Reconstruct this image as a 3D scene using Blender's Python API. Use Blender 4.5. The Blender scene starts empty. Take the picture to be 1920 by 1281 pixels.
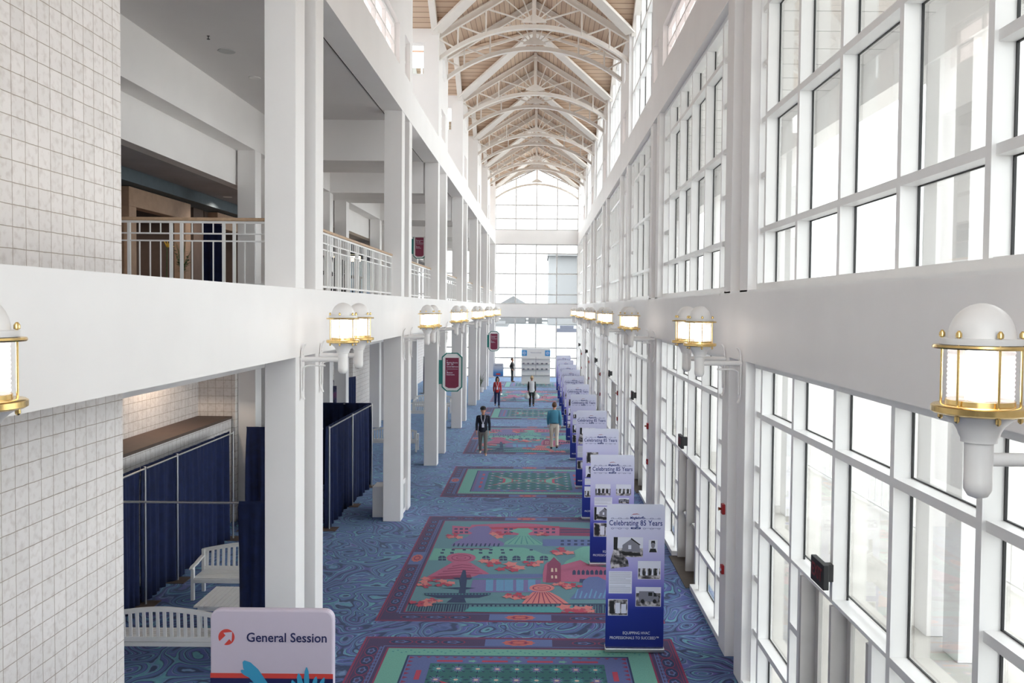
import bpy, bmesh, math, random
from mathutils import Vector, Matrix
random.seed(7)
S = bpy.context.scene
COL = S.collection
H = 5.5                      # eye height above the hall floor
# ---------------- camera, sky, exposure ----------------
cam = bpy.data.cameras.new('camera'); camo = bpy.data.objects.new('camera', cam); COL.objects.link(camo)
cam.sensor_width = 36; cam.sensor_fit = 'HORIZONTAL'; cam.lens = 29.25
PITCH = math.radians(1.79); ROLL = 0.0093
camo.matrix_world = Matrix.Translation((0, 0, H)) @ Matrix.Rotation(math.pi/2 - PITCH, 4, 'X') @ Matrix.Rotation(ROLL, 4, 'Z')
cam.shift_x = -51/1920; cam.shift_y = -14.8/1920
cam.clip_end = 1000; cam.clip_start = .05
S.camera = camo
W = bpy.data.worlds.new('sky'); S.world = W; W.use_nodes = True
W.node_tree.nodes['Background'].inputs[0].default_value = (0.93, 0.965, 1, 1)
W.node_tree.nodes['Background'].inputs[1].default_value = 1.25
S.view_settings.view_transform = 'Standard'; S.view_settings.look = 'None'
S.view_settings.exposure = 2.18; S.view_settings.gamma = 1; S.view_settings.use_curve_mapping = False
S.cycles.max_bounces = 12; S.cycles.diffuse_bounces = 8; S.cycles.glossy_bounces = 3
S.cycles.transparent_max_bounces = 24; S.cycles.transmission_bounces = 4
S.cycles.use_denoising = True; S.cycles.sample_clamp_indirect = 6
S.cycles.caustics_reflective = False; S.cycles.caustics_refractive = False

# ---------------- materials ----------------
M = {}
def mat(name, col, rough=.6, metal=0, noise=0, nscale=6, bump=0, emit=None, spec=None):
    m = bpy.data.materials.new(name); m.use_nodes = True
    nt = m.node_tree; b = nt.nodes['Principled BSDF']
    b.inputs['Base Color'].default_value = (*col, 1); b.inputs['Roughness'].default_value = rough
    b.inputs['Metallic'].default_value = metal
    if spec is not None: b.inputs['Specular IOR Level'].default_value = spec
    if noise or bump:
        tc = nt.nodes.new('ShaderNodeTexCoord'); n = nt.nodes.new('ShaderNodeTexNoise')
        n.inputs['Scale'].default_value = nscale; n.inputs['Detail'].default_value = 5
        nt.links.new(tc.outputs['Object'], n.inputs['Vector'])
        if noise:
            r = nt.nodes.new('ShaderNodeValToRGB')
            r.color_ramp.elements[0].position = .3; r.color_ramp.elements[1].position = .7
            r.color_ramp.elements[0].color = (*[c*(1-noise) for c in col], 1); r.color_ramp.elements[1].color = (*[min(1, c*(1+noise*.5)) for c in col], 1)
            nt.links.new(n.outputs['Fac'], r.inputs[0]); nt.links.new(r.outputs[0], b.inputs['Base Color'])
        if bump:
            bp = nt.nodes.new('ShaderNodeBump'); bp.inputs['Strength'].default_value = bump; bp.inputs['Distance'].default_value = .01
            nt.links.new(n.outputs['Fac'], bp.inputs['Height']); nt.links.new(bp.outputs[0], b.inputs['Normal'])
    if emit:
        b.inputs['Emission Color'].default_value = (*emit[0], 1); b.inputs['Emission Strength'].default_value = emit[1]
    M[name] = m; return m
def srgb(r, g, b):
    f = lambda c: (c/255/12.92 if c/255 <= .04045 else ((c/255+.055)/1.055)**2.4)
    return (f(r), f(g), f(b))
mat('white', (.89, .872, .866), .55, noise=.025, nscale=1.2)
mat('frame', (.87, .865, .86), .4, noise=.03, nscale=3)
mat('steel_white', (.82, .775, .73), .45, noise=.03, nscale=4)  # cream cast of bounced light is put into the white
mat('frame_shaded', (.60, .59, .585), .4, noise=.03, nscale=3)  # frame white darkened in colour so the end frames read as backlit
mat('gasket', (.02, .02, .022), .5)
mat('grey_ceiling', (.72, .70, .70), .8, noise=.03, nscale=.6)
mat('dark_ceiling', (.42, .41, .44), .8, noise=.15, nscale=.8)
mat('door_metal', (.52, .50, .485), .4, noise=.05, nscale=4)
mat('brass', (.86, .62, .26), .22, metal=1, noise=.1, nscale=20)
mat('lamp_white', (.82, .80, .79), .35, noise=.03, nscale=8)
mat('bulb', (1, 1, 1), .5, emit=((1, .93, .84), 2.0))
mat('navy_cloth', srgb(14, 30, 72), .9, noise=.25, nscale=7)
mat('chrome', (.62, .62, .62), .3, metal=.9, noise=.05)
mat('black', (.012, .012, .014), .6, noise=.2)
mat('bench_white', (.82, .81, .80), .5, noise=.03, nscale=9)
mat('concrete', (.56, .53, .49), .9, noise=.12, nscale=1.5)
mat('teal_sign', srgb(20, 118, 112), .4, noise=.05)
mat('maroon_sign', srgb(128, 42, 72), .45, noise=.05)
mat('sign_white', (.85, .85, .86), .5, noise=.01)
mat('wood_rail', srgb(190, 160, 130), .5, noise=.15, nscale=14)
mat('joint_grey', (.5, .5, .5), .7, noise=.05)
mat('landing', (.14, .14, .15), .9, noise=.1)
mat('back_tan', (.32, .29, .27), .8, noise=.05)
mat('tan_veneer', srgb(178, 148, 124), .5, noise=.12, nscale=5)
mat('brown', srgb(96, 80, 72), .7, noise=.1)
mat('threshold', srgb(84, 76, 70), .8, noise=.15)
mat('blue_wall', srgb(150, 170, 190), .8, noise=.05)
mat('slate_ceiling', srgb(92, 104, 112), .8, noise=.08)
mat('exit_red', srgb(110, 14, 24), .5)
mat('red_device', srgb(160, 30, 34), .4, noise=.05)
mat('leaf', srgb(60, 95, 50), .6, noise=.35, nscale=20)
mat('skin', srgb(205, 150, 125), .55, noise=.05, nscale=20)
mat('ink_navy', srgb(28, 48, 128), .6, noise=.02)
mat('ink_white', srgb(225, 228, 245), .6, noise=.02)
mat('ink_grey', srgb(130, 130, 145), .6, noise=.02)
mat('water', (.235, .245, .25), .6, noise=.1, nscale=.1)
mat('far_white', (.215, .215, .22), .8, noise=.02)
mat('far_blue', (.13, .16, .19), .8, noise=.02)
mat('far_grey', (.17, .17, .175), .8, noise=.2, nscale=.3)
mat('far_boat', (.085, .09, .12), .8, noise=.1)
mat('warm_strip', (1, .8, .55), .5, emit=((1, .78, .5), 1.6))

def ndmat(name, build, rough=.85):
    m = bpy.data.materials.new(name); m.use_nodes = True
    build(m.node_tree, m.node_tree.nodes['Principled BSDF']); m.node_tree.nodes['Principled BSDF'].inputs['Roughness'].default_value = rough
    M[name] = m; return m
def mth(nt, op, a, b=None, c=None):
    n = nt.nodes.new('ShaderNodeMath'); n.operation = op
    for i, v in enumerate((a, b, c)):
        if v is None: continue
        if isinstance(v, (int, float)): n.inputs[i].default_value = v
        else: nt.links.new(v, n.inputs[i])
    return n.outputs[0]
def ramp(nt, fac, stops, interp='LINEAR'):
    r = nt.nodes.new('ShaderNodeValToRGB'); cr = r.color_ramp; cr.interpolation = interp
    while len(cr.elements) > 1: cr.elements.remove(cr.elements[-1])
    cr.elements[0].position = stops[0][0]; cr.elements[0].color = (*stops[0][1], 1)
    for p, c in stops[1:]:
        e = cr.elements.new(p); e.color = (*c, 1)
    nt.links.new(fac, r.inputs[0]); return r.outputs[0]
def objxyz(nt):
    tc = nt.nodes.new('ShaderNodeTexCoord'); s = nt.nodes.new('ShaderNodeSeparateXYZ')
    nt.links.new(tc.outputs['Object'], s.inputs[0]); return tc.outputs['Object'], s.outputs
# clear glass: mostly see-through with a faint mirror coat
def glass(name, tint, mirror):
    m = bpy.data.materials.new(name); m.use_nodes = True; nt = m.node_tree; nt.nodes.clear()
    o = nt.nodes.new('ShaderNodeOutputMaterial'); mx = nt.nodes.new('ShaderNodeMixShader')
    t = nt.nodes.new('ShaderNodeBsdfTransparent'); g = nt.nodes.new('ShaderNodeBsdfGlossy')
    t.inputs[0].default_value = (*tint, 1); g.inputs['Roughness'].default_value = .02
    fr = nt.nodes.new('ShaderNodeFresnel'); fr.inputs[0].default_value = 1.35
    nt.links.new(mth(nt, 'MULTIPLY', fr.outputs[0], mirror), mx.inputs[0])
    nt.links.new(t.outputs[0], mx.inputs[1]); nt.links.new(g.outputs[0], mx.inputs[2]); nt.links.new(mx.outputs[0], o.inputs[0])
    M[name] = m
glass('glass', (.97, .985, .975), .6)
def blind(name, c):
    m = bpy.data.materials.new(name); m.use_nodes = True; nt = m.node_tree; nt.nodes.clear()
    o = nt.nodes.new('ShaderNodeOutputMaterial'); d = nt.nodes.new('ShaderNodeBsdfTranslucent'); d.inputs[0].default_value = (*c, 1); nt.links.new(d.outputs[0], o.inputs[0]); M[name] = m
blind('blind', (.60, .555, .535)); blind('dimmed_pane', (.56, .555, .55))  # the second only dims the unseen alcove windows
def lampglass():
    m = bpy.data.materials.new('lamp_glass'); m.use_nodes = True; nt = m.node_tree; nt.nodes.clear()
    o = nt.nodes.new('ShaderNodeOutputMaterial'); a = nt.nodes.new('ShaderNodeMixShader'); b = nt.nodes.new('ShaderNodeMixShader')
    t = nt.nodes.new('ShaderNodeBsdfTransparent'); d = nt.nodes.new('ShaderNodeBsdfTranslucent'); g = nt.nodes.new('ShaderNodeBsdfDiffuse')
    t.inputs[0].default_value = (.97, .96, .97, 1); d.inputs[0].default_value = (.95, .93, .94, 1); g.inputs[0].default_value = (.9, .88, .9, 1)
    a.inputs[0].default_value = .6; b.inputs[0].default_value = .42
    nt.links.new(d.outputs[0], a.inputs[1]); nt.links.new(g.outputs[0], a.inputs[2]); nt.links.new(t.outputs[0], b.inputs[1]); nt.links.new(a.outputs[0], b.inputs[2]); nt.links.new(b.outputs[0], o.inputs[0])
    M['lamp_glass'] = m
lampglass()
def planks(axis, name):
    def b(nt, bs):
        v, s = objxyz(nt)
        f = mth(nt, 'FRACT', mth(nt, 'MULTIPLY', s[axis], 1/.17))
        idx = mth(nt, 'FLOOR', mth(nt, 'MULTIPLY', s[axis], 1/.17))
        wn = nt.nodes.new('ShaderNodeTexWhiteNoise'); wn.noise_dimensions = '1D'; nt.links.new(idx, wn.inputs['W'])
        base = ramp(nt, wn.outputs['Value'], [(0, srgb(196, 168, 146)), (.5, srgb(206, 181, 158)), (1, srgb(216, 193, 171))])
        mx = nt.nodes.new('ShaderNodeMix'); mx.data_type = 'RGBA'
        nt.links.new(mth(nt, 'LESS_THAN', f, .09), mx.inputs[0]); nt.links.new(base, mx.inputs[6]); mx.inputs[7].default_value = (*srgb(128, 98, 80), 1)
        nt.links.new(mx.outputs[2], bs.inputs['Base Color'])
    return ndmat(name, b, .6)
planks(0, 'planks_along'); planks(1, 'planks_across')
def blockwork(nt, bs):
    v, s = objxyz(nt)
    cb = nt.nodes.new('ShaderNodeCombineXYZ'); nt.links.new(mth(nt, 'ADD', s[0], s[1]), cb.inputs[0]); nt.links.new(s[2], cb.inputs[1])
    nz = nt.nodes.new('ShaderNodeTexNoise'); nz.inputs['Scale'].default_value = 9; nz.inputs['Detail'].default_value = 6; nt.links.new(v, nz.inputs['Vector'])
    ad = nt.nodes.new('ShaderNodeVectorMath'); ad.operation = 'MULTIPLY_ADD'
    nt.links.new(nz.outputs['Color'], ad.inputs[0]); ad.inputs[1].default_value = (.012, .012, 0); nt.links.new(cb.outputs[0], ad.inputs[2])
    br = nt.nodes.new('ShaderNodeTexBrick'); br.offset = 0.0; br.squash = 1
    br.inputs['Scale'].default_value = 1; br.inputs['Brick Width'].default_value = .2; br.inputs['Row Height'].default_value = .2
    br.inputs['Mortar Size'].default_value = .0045; br.inputs['Mortar Smooth'].default_value = .2
    br.inputs['Color1'].default_value = (.86, .82, .80, 1); br.inputs['Color2'].default_value = (.80, .765, .745, 1); br.inputs['Mortar'].default_value = (.47, .40, .35, 1)
    nt.links.new(ad.outputs[0], br.inputs['Vector'])
    mx = nt.nodes.new('ShaderNodeMix'); mx.data_type = 'RGBA'; mx.blend_type = 'MULTIPLY'; mx.inputs[0].default_value = .35
    n2 = nt.nodes.new('ShaderNodeTexNoise'); n2.inputs['Scale'].default_value = 14; n2.inputs['Detail'].default_value = 8; nt.links.new(v, n2.inputs['Vector'])
    nt.links.new(br.outputs['Color'], mx.inputs[6]); nt.links.new(ramp(nt, n2.outputs['Fac'], [(.3, (.62, .56, .52)), (.5, (1, 1, 1))]), mx.inputs[7])
    nt.links.new(mx.outputs[2], bs.inputs['Base Color'])
    bp = nt.nodes.new('ShaderNodeBump'); bp.inputs['Strength'].default_value = .7; bp.inputs['Distance'].default_value = .02
    nt.links.new(mth(nt, 'SUBTRACT', mth(nt, 'MULTIPLY', n2.outputs['Fac'], .6), br.outputs['Fac']), bp.inputs['Height']); nt.links.new(bp.outputs[0], bs.inputs['Normal'])
ndmat('blockwork', blockwork)
def sheen(bs, w=.5):
    bs.inputs['Sheen Weight'].default_value = w; bs.inputs['Sheen Roughness'].default_value = .35; bs.inputs['Sheen Tint'].default_value = (.5, .72, 1, 1)
def carpet(nt, bs):
    v, s = objxyz(nt)
    n = nt.nodes.new('ShaderNodeTexNoise'); n.inputs['Scale'].default_value = .8; n.inputs['Detail'].default_value = .6; n.inputs['Roughness'].default_value = .35; n.inputs['Distortion'].default_value = 1.9
    nt.links.new(v, n.inputs['Vector'])
    n3 = nt.nodes.new('ShaderNodeTexNoise'); n3.inputs['Scale'].default_value = 3.5; n3.inputs['Distortion'].default_value = 1.5; nt.links.new(v, n3.inputs['Vector'])
    f = mth(nt, 'FRACT', mth(nt, 'ADD', mth(nt, 'MULTIPLY', n.outputs['Fac'], 8), mth(nt, 'MULTIPLY', n3.outputs['Fac'], .25)))
    A = [(0, srgb(19, 27, 69)), (.10, srgb(20, 31, 74)), (.15, srgb(115, 139, 182)), (.19, srgb(79, 130, 154)), (.33, srgb(93, 154, 163)), (.38, srgb(20, 33, 78)), (.44, srgb(70, 78, 144)), (.62, srgb(79, 83, 150)), (.66, srgb(123, 135, 182)), (.70, srgb(22, 31, 78)), (.78, srgb(68, 104, 146)), (.92, srgb(62, 72, 133)), (1, srgb(19, 27, 69))]
    B = [(0, srgb(19, 27, 69)), (.12, srgb(28, 29, 78)), (.2, srgb(66, 61, 129)), (.34, srgb(87, 70, 137)), (.40, srgb(117, 132, 180)), (.46, srgb(24, 31, 78)), (.58, srgb(62, 85, 144)), (.66, srgb(110, 141, 178)), (.72, srgb(70, 124, 148)), (.82, srgb(32, 40, 93)), (.92, srgb(79, 91, 146)), (1, srgb(19, 27, 69))]
    n4 = nt.nodes.new('ShaderNodeTexNoise'); n4.inputs['Scale'].default_value = .8; nt.links.new(v, n4.inputs['Vector'])
    mx = nt.nodes.new('ShaderNodeMix'); mx.data_type = 'RGBA'
    nt.links.new(ramp(nt, n4.outputs['Fac'], [(.46, (0, 0, 0)), (.54, (1, 1, 1))]), mx.inputs[0])
    nt.links.new(ramp(nt, f, A), mx.inputs[6]); nt.links.new(ramp(nt, f, B), mx.inputs[7]); nt.links.new(mx.outputs[2], bs.inputs['Base Color']); sheen(bs)
ndmat('carpet', carpet, .95)
def banner(nt, bs):
    v, s = objxyz(nt)
    nt.links.new(ramp(nt, mth(nt, 'DIVIDE', s[2], 2.37), [(.0, srgb(8, 30, 118)), (.28, srgb(20, 44, 140)), (.38, srgb(78, 84, 182)), (.55, srgb(160, 155, 222)), (.75, srgb(205, 205, 240)), (1, srgb(222, 226, 245))]), bs.inputs['Base Color'])
ndmat('banner_print', banner, .5)
def photo(seed, name):
    def b(nt, bs):
        v, s = objxyz(nt)
        mp = nt.nodes.new('ShaderNodeMapping'); mp.inputs['Location'].default_value = (seed, seed*2, seed); nt.links.new(v, mp.inputs[0])
        n = nt.nodes.new('ShaderNodeTexNoise'); n.inputs['Scale'].default_value = 14; n.inputs['Detail'].default_value = 5; nt.links.new(mp.outputs[0], n.inputs['Vector'])
        nt.links.new(ramp(nt, n.outputs['Fac'], [(.36, srgb(40, 38, 44)), (.5, srgb(120, 116, 122)), (.62, srgb(205, 200, 205))]), bs.inputs['Base Color'])
    ndmat(name, b, .5)
photo(1, 'photo_print'); photo(4, 'photo_dark')
RC = dict(purple=(72, 50, 92), crim=(142, 44, 84), red=(186, 58, 84), navy=(34, 46, 90), mint=(112, 176, 160), teal=(66, 138, 142), teal2=(78, 160, 164), field=(98, 142, 154), slate=(96, 112, 168), pink=(188, 92, 128), sal=(222, 128, 124), lav=(122, 112, 168), blue=(104, 156, 200), cream=(228, 196, 178), slate2=(92, 104, 160), green=(44, 104, 104), orange=(206, 104, 96))
for k, c in RC.items(): sheen(mat('rug_'+k, srgb(*[v*.9+4 for v in c]), .95, noise=.14, nscale=60).node_tree.nodes['Principled BSDF'], .2)
LC = {}

# ---------------- mesh helpers ----------------
class MB:
    def __init__(s): s.v = []; s.f = []; s.m = []; s.mi = 0
    def add(s, vs, fs):
        o = len(s.v); s.v += [tuple(v) for v in vs]; s.f += [tuple(o+i for i in f) for f in fs]; s.m += [s.mi]*len(fs); return s
    def box(s, x0, x1, y0, y1, z0, z1):
        return s.add([(x, y, z) for z in (z0, z1) for y in (y0, y1) for x in (x0, x1)], [(0, 2, 3, 1), (4, 5, 7, 6), (0, 1, 5, 4), (2, 6, 7, 3), (0, 4, 6, 2), (1, 3, 7, 5)])
    def prism(s, pts, d):        # polygon pts extruded by vector d
        n = len(pts); d = Vector(d)
        vs = [Vector(p) for p in pts] + [Vector(p)+d for p in pts]
        return s.add(vs, [tuple(range(n))[::-1], tuple(range(n, 2*n))] + [(i, (i+1) % n, n+(i+1) % n, n+i) for i in range(n)])
    def flat(s, pts): return s.add(pts, [tuple(range(len(pts)))])
    def bar(s, p, q, w, d, up=(0, 0, 1)):   # rectangular bar; w across, d along up
        p = Vector(p); q = Vector(q); t = (q-p).normalized(); up = Vector(up)
        sx = t.cross(up)
        if sx.length < 1e-4: sx = t.cross(Vector((0, 1, 0)))
        sx.normalize(); u = sx.cross(t).normalized()
        vs = [c + sx*a*w/2 + u*b*d/2 for c in (p, q) for b in (-1, 1) for a in (-1, 1)]
        return s.add(vs, [(0, 1, 3, 2), (4, 6, 7, 5), (0, 4, 5, 1), (2, 3, 7, 6), (0, 2, 6, 4), (1, 5, 7, 3)])
    def tube(s, pts, r, n=8, cap=True):
        pts = [Vector(p) for p in pts]; rs = r if isinstance(r, (list, tuple)) else [r]*len(pts)
        rings = []; prev = None
        for i, p in enumerate(pts):
            t = ((pts[min(i+1, len(pts)-1)] - pts[max(i-1, 0)])).normalized()
            a = prev if prev else (Vector((0, 0, 1)) if abs(t.z) < .9 else Vector((1, 0, 0)))
            b = t.cross(a).normalized(); a = b.cross(t).normalized(); prev = a
            rings.append([p + (a*math.cos(k*2*math.pi/n) + b*math.sin(k*2*math.pi/n))*rs[i] for k in range(n)])
        vs = [v for rg in rings for v in rg]; fs = []
        for i in range(len(pts)-1):
            for k in range(n): fs.append((i*n+k, i*n+(k+1) % n, (i+1)*n+(k+1) % n, (i+1)*n+k))
        if cap: fs += [tuple(range(n))[::-1], tuple((len(pts)-1)*n+k for k in range(n))]
        return s.add(vs, fs)
    def lathe(s, prof, c=(0, 0, 0), n=24, cap=True):   # prof: (r, z)
        vs = [(c[0]+r*math.cos(k*2*math.pi/n), c[1]+r*math.sin(k*2*math.pi/n), c[2]+z) for r, z in prof for k in range(n)]
        fs = [(i*n+k, i*n+(k+1) % n, (i+1)*n+(k+1) % n, (i+1)*n+k) for i in range(len(prof)-1) for k in range(n)]
        if cap: fs += [tuple(range(n))[::-1], tuple((len(prof)-1)*n+k for k in range(n))]
        return s.add(vs, fs)
    def build(s, name, m, parent=None, smooth=False, bevel=0, loc=None):
        me = bpy.data.meshes.new(name); me.from_pydata(s.v, [], s.f)
        ms = m if isinstance(m, (list, tuple)) else [m]
        for k in ms: me.materials.append(M[k] if isinstance(k, str) else k)
        if len(ms) > 1: me.polygons.foreach_set('material_index', s.m)
        bm = bmesh.new(); bm.from_mesh(me)
        if len(ms) == 1: bmesh.ops.recalc_face_normals(bm, faces=bm.faces)
        bm.to_mesh(me); bm.free()
        if smooth:
            me.polygons.foreach_set('use_smooth', [True]*len(me.polygons))
            me.set_sharp_from_angle(angle=math.radians(40))
        o = bpy.data.objects.new(name, me); COL.objects.link(o)
        if parent: o.parent = parent
        if loc: o.location = loc
        if bevel:
            b = o.modifiers.new('bevel', 'BEVEL'); b.width = bevel; b.segments = 2; b.limit_method = 'ANGLE'
        return o
def tag(o, label=None, cat=None, group=None, kind=None):
    if label: o['label'] = label
    if cat: o['category'] = cat
    if group: o['group'] = group
    if kind: o['kind'] = kind
    return o
def empty(name, loc=(0, 0, 0), rz=0, **k):
    o = bpy.data.objects.new(name, None); COL.objects.link(o); o.location = loc; o.rotation_euler = (0, 0, rz)
    o.empty_display_size = .1
    return tag(o, **k)
def dup(o, loc=None, rz=None, parent=None, label=None):
    c = o.copy(); COL.objects.link(c); c.parent = parent
    if loc is not None: c.location = loc
    if rz is not None: c.rotation_euler = (0, 0, rz)
    if label: c['label'] = label
    for ch in KIDS(o): dup(ch, parent=c)
    return c
def KIDS(o): return list(o.children)
def struct(mb, name, m, label, cat=None, **k):
    return tag(mb.build(name, m, **k), label, cat or name.split('_')[0], kind='structure')
def text(body, size, m, parent, loc, rot=(math.pi/2, 0, 0), name='lettering', align='CENTER', off=0, shear=0, sx=1, space=1, ext=.0008):
    cu = bpy.data.curves.new('t', 'FONT'); cu.body = body; cu.size = size; cu.align_x = align; cu.align_y = 'CENTER'
    cu.offset = off; cu.shear = shear; cu.extrude = ext; cu.space_character = space; cu.resolution_u = 3
    t = bpy.data.objects.new('t', cu); COL.objects.link(t)
    dg = bpy.context.evaluated_depsgraph_get(); me = bpy.data.meshes.new_from_object(t.evaluated_get(dg))
    bpy.data.objects.remove(t); me.materials.clear(); me.materials.append(M[m])
    o = bpy.data.objects.new(name, me); COL.objects.link(o); o.parent = parent; o.location = loc; o.rotation_euler = rot; o.scale = (sx, 1, 1)
    return o
ORD = ['nearest', 'second', 'third', 'fourth', 'fifth', 'sixth', 'seventh', 'eighth', 'ninth', 'tenth', 'eleventh', 'twelfth', 'thirteenth']
ORDN = ['first', 'second', 'third', 'fourth', 'fifth', 'sixth', 'seventh', 'eighth']

# ---------------- plan of the hall (metres; x across, y down the hall) ----------------
XL, XR, XC = -3.5, 2.98, -.28
CS = .45
PAIRS = [(3.1, 4.2), (11.96, 13.02), (21.1, 22.3), (28.6, 31.0), (37.5, 39.9), (46.35, 48.95), (55.3, 57.6)]
YEND, YBACK = 65.5, -5
FB, FT = H-.75, H+.25        # lower fascia bottom and top (gallery floor)
UB, UT = H+4.93, H+5.8       # upper beam
EAVE, RIDGE = H+9.45, H+11.4
HS = 3.4
# ---------------- setting: floor, ground, walls, beams ----------------
struct(MB().box(-14, 3.44, YBACK, YEND, -.1, 0), 'floor', 'carpet', 'swirling blue and mint patterned carpet of the long hall')
struct(MB().box(-200, 200, -80, 190, -.4, -.1), 'ground', 'concrete', 'pale concrete ground outside the glass walls', 'ground')
struct(MB().box(3.44, 9.5, YBACK, YEND+4, -.1, -.01), 'pavement', 'concrete', 'pale paved walk under the porch outside the right windows', 'pavement')
def wbox(n, lab, *b, m='white', cat=None): return struct(MB().box(*b), n, m, lab, cat)
# lower and upper longitudinal beams
trims = [0]
def trim(lab, *b, m='white'):
    trims[0] += 1; return wbox('trim_%d' % trims[0], lab, *b, m=m, cat='beam')
mb = MB().box(XL-.5, XL+.006, YBACK, YEND, FB, FT)
struct(mb, 'trim_101', 'white', 'broad white band at gallery floor level along the left side', 'beam')
struct(MB().box(XR-.006, XR+.42, YBACK, YEND, FB, FT), 'trim_102', 'white', 'broad white band below the upper windows along the right side', 'beam')
struct(MB().box(XL-.51, XL+.006, YBACK, YEND, UB, UT), 'trim_103', 'white', 'white beam above the gallery columns on the left', 'beam')
struct(MB().box(XR-.006, XR+.42, YBACK, YEND, UB, UT), 'trim_104', 'white', 'white beam above the tall windows on the right', 'beam')
# thin seams and sill ledge of the right band
struct(MB().box(XR+.0, XR+.3, 4.65, YEND, FT, FT+.03), 'trim_105', 'frame', 'thin white sill along the top of the right band', 'sill')
# gallery slab, ceilings, second column row beam
wbox('floor', 'grey carpeted gallery floor behind the left columns', -14, XL-.5, 12.4, YEND, FB+.2, FT-.02, m='brown')
wbox('floor', 'narrow gallery ledge beside the block wall', -4.8, XL-.5, YBACK, 9.57, FB, FT-.02, m='brown')
wbox('ceiling', 'flat grey gallery ceiling above the railing', -7.2, XL-.51, YBACK, YEND, UB+.02, UB+.2, m='grey_ceiling')
struct(MB().box(XL-.53, XL-.51, YBACK, YEND, UB-.0, UB+.02), 'trim_106', 'black', 'thin black shadow gap at the gallery ceiling edge', 'joint')
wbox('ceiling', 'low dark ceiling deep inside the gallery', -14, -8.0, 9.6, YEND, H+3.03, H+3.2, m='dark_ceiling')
wbox('wall_inner', 'white beam on the second column row of the gallery', -7.7, -7.2, YBACK, YEND, H+3.9, H+5.1, cat='wall')
wbox('wall_inner', 'white header wall with air grille deep in the gallery', -8.0, -7.7, YBACK, YEND, H+3.03, H+3.9, cat='wall')
wbox('wall_inner', 'white lower beam on the second column row under the gallery', -7.7, -7.2, 9.6, YEND, H-1.64, FB+.2, cat='wall')
# masonry mass beside the camera
struct(MB().box(-9, -4.8, YBACK, 9.57, 0, UB+.02), 'wall_left', 'blockwork', 'tall wall of square white textured blocks at the left edge', 'wall')
# enclosing shell
wbox('wall_left', 'pale blue rear wall of the gallery interior', -14.2, -14, YBACK, YEND, FT, UB, m='blue_wall', cat='wall')
struct(MB().box(-14.2, -14, YBACK, YEND, 0, FB), 'wall_left', 'blockwork', 'rear block wall beneath the gallery', 'wall')
wbox('wall_left', 'white gallery roof edge wall', -14.2, -14, YBACK, YEND, UB, UB+.5, cat='wall')
wbox('ceiling', 'flat roof over the gallery', -14.2, -7.2, YBACK, YEND, UB+.2, UB+.5, cat='roof')
wbox('ceiling', 'flat roof over the front of the gallery', -7.2, XL-.51, YBACK, YEND, UB+.2, UB+.6, cat='roof')
wbox('wall_back', 'unseen wall behind the camera, lower part darkened to absorb light', -14.2, 3.5, YBACK-.3, YBACK, 0, FT, m='back_tan', cat='wall')  # unseen wall toned tan so the lower near hall gets less light
wbox('floor', 'unseen grey landing under the camera, added to block light', XL, XR, YBACK, 2.8, 3.7, 3.88, m='landing')  # unseen slab added to keep light from behind off the near floor
wbox('wall_back', 'white wall closing the gallery behind the camera', -14.2, XL-.5, YBACK-.3, YBACK, FT, UB+.5, cat='wall')
wbox('wall_right', 'white wall strip beside the camera', XR, XR+.3, YBACK, 2.9, 0, UB, cat='wall')
# transverse gallery beams at each pair, upper level
for i, (a, b) in enumerate(PAIRS):
    if i < 1: continue
    y0, y1 = (b, b+2) if i < 3 and i == 2 else (a, b+CS)
    if i == 1: continue
    wbox('wall_inner', 'white cross beam over the gallery at the %s column pair' % ORDN[i], -7.2, XL-.51, y0, y1, H+3.87, UB+.02, cat='wall')
# ---------------- columns ----------------
def column_at(x0, y0, z0, z1, lab, grp):
    return tag(MB().box(0, CS, 0, CS, 0, z1-z0).build('column', 'white', loc=(x0, y0, z0), bevel=.008), lab, 'column', grp)
cp = {}
for i, (a, b) in enumerate(PAIRS):
    for k, y in ((0, a), (1, b)):
        which = 'front' if k == 0 else 'rear'
        for side, x, z0, z1, lev in (('left', XL-CS, 0, FB, 'lower'), ('left', XL-CS, FT, UB, 'upper'), ('right', XR, 0, FB, 'lower'), ('right', XR, FT, UB, 'upper'), ('inner', -7.2-CS, 0, H-1.64, 'lower'), ('inner', -7.2-CS, FT-.02, H+3.9, 'upper')):
            if side == 'inner' and i < 1: continue
            if side == 'inner' and i == 1: continue
            key = (z0, z1)
            place = {'left': 'beside the carpet on the left', 'right': 'against the right windows', 'inner': 'in the inner row behind the left columns'}[side]
            if lev == 'upper': place = {'left': 'at the gallery edge on the left', 'right': 'between upper windows on the right', 'inner': 'in the inner row of the gallery'}[side]
            lab = 'white square %s column %s, %s one of pair %s' % (lev, place, which, ORDN[i])
            if key in cp: dup(cp[key], loc=(x, y, z0), label=lab)['group'] = '%s columns, %s level' % (side, lev)
            else: cp[key] = column_at(x, y, z0, z1, lab, '%s columns, %s level' % (side, lev))

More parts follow.
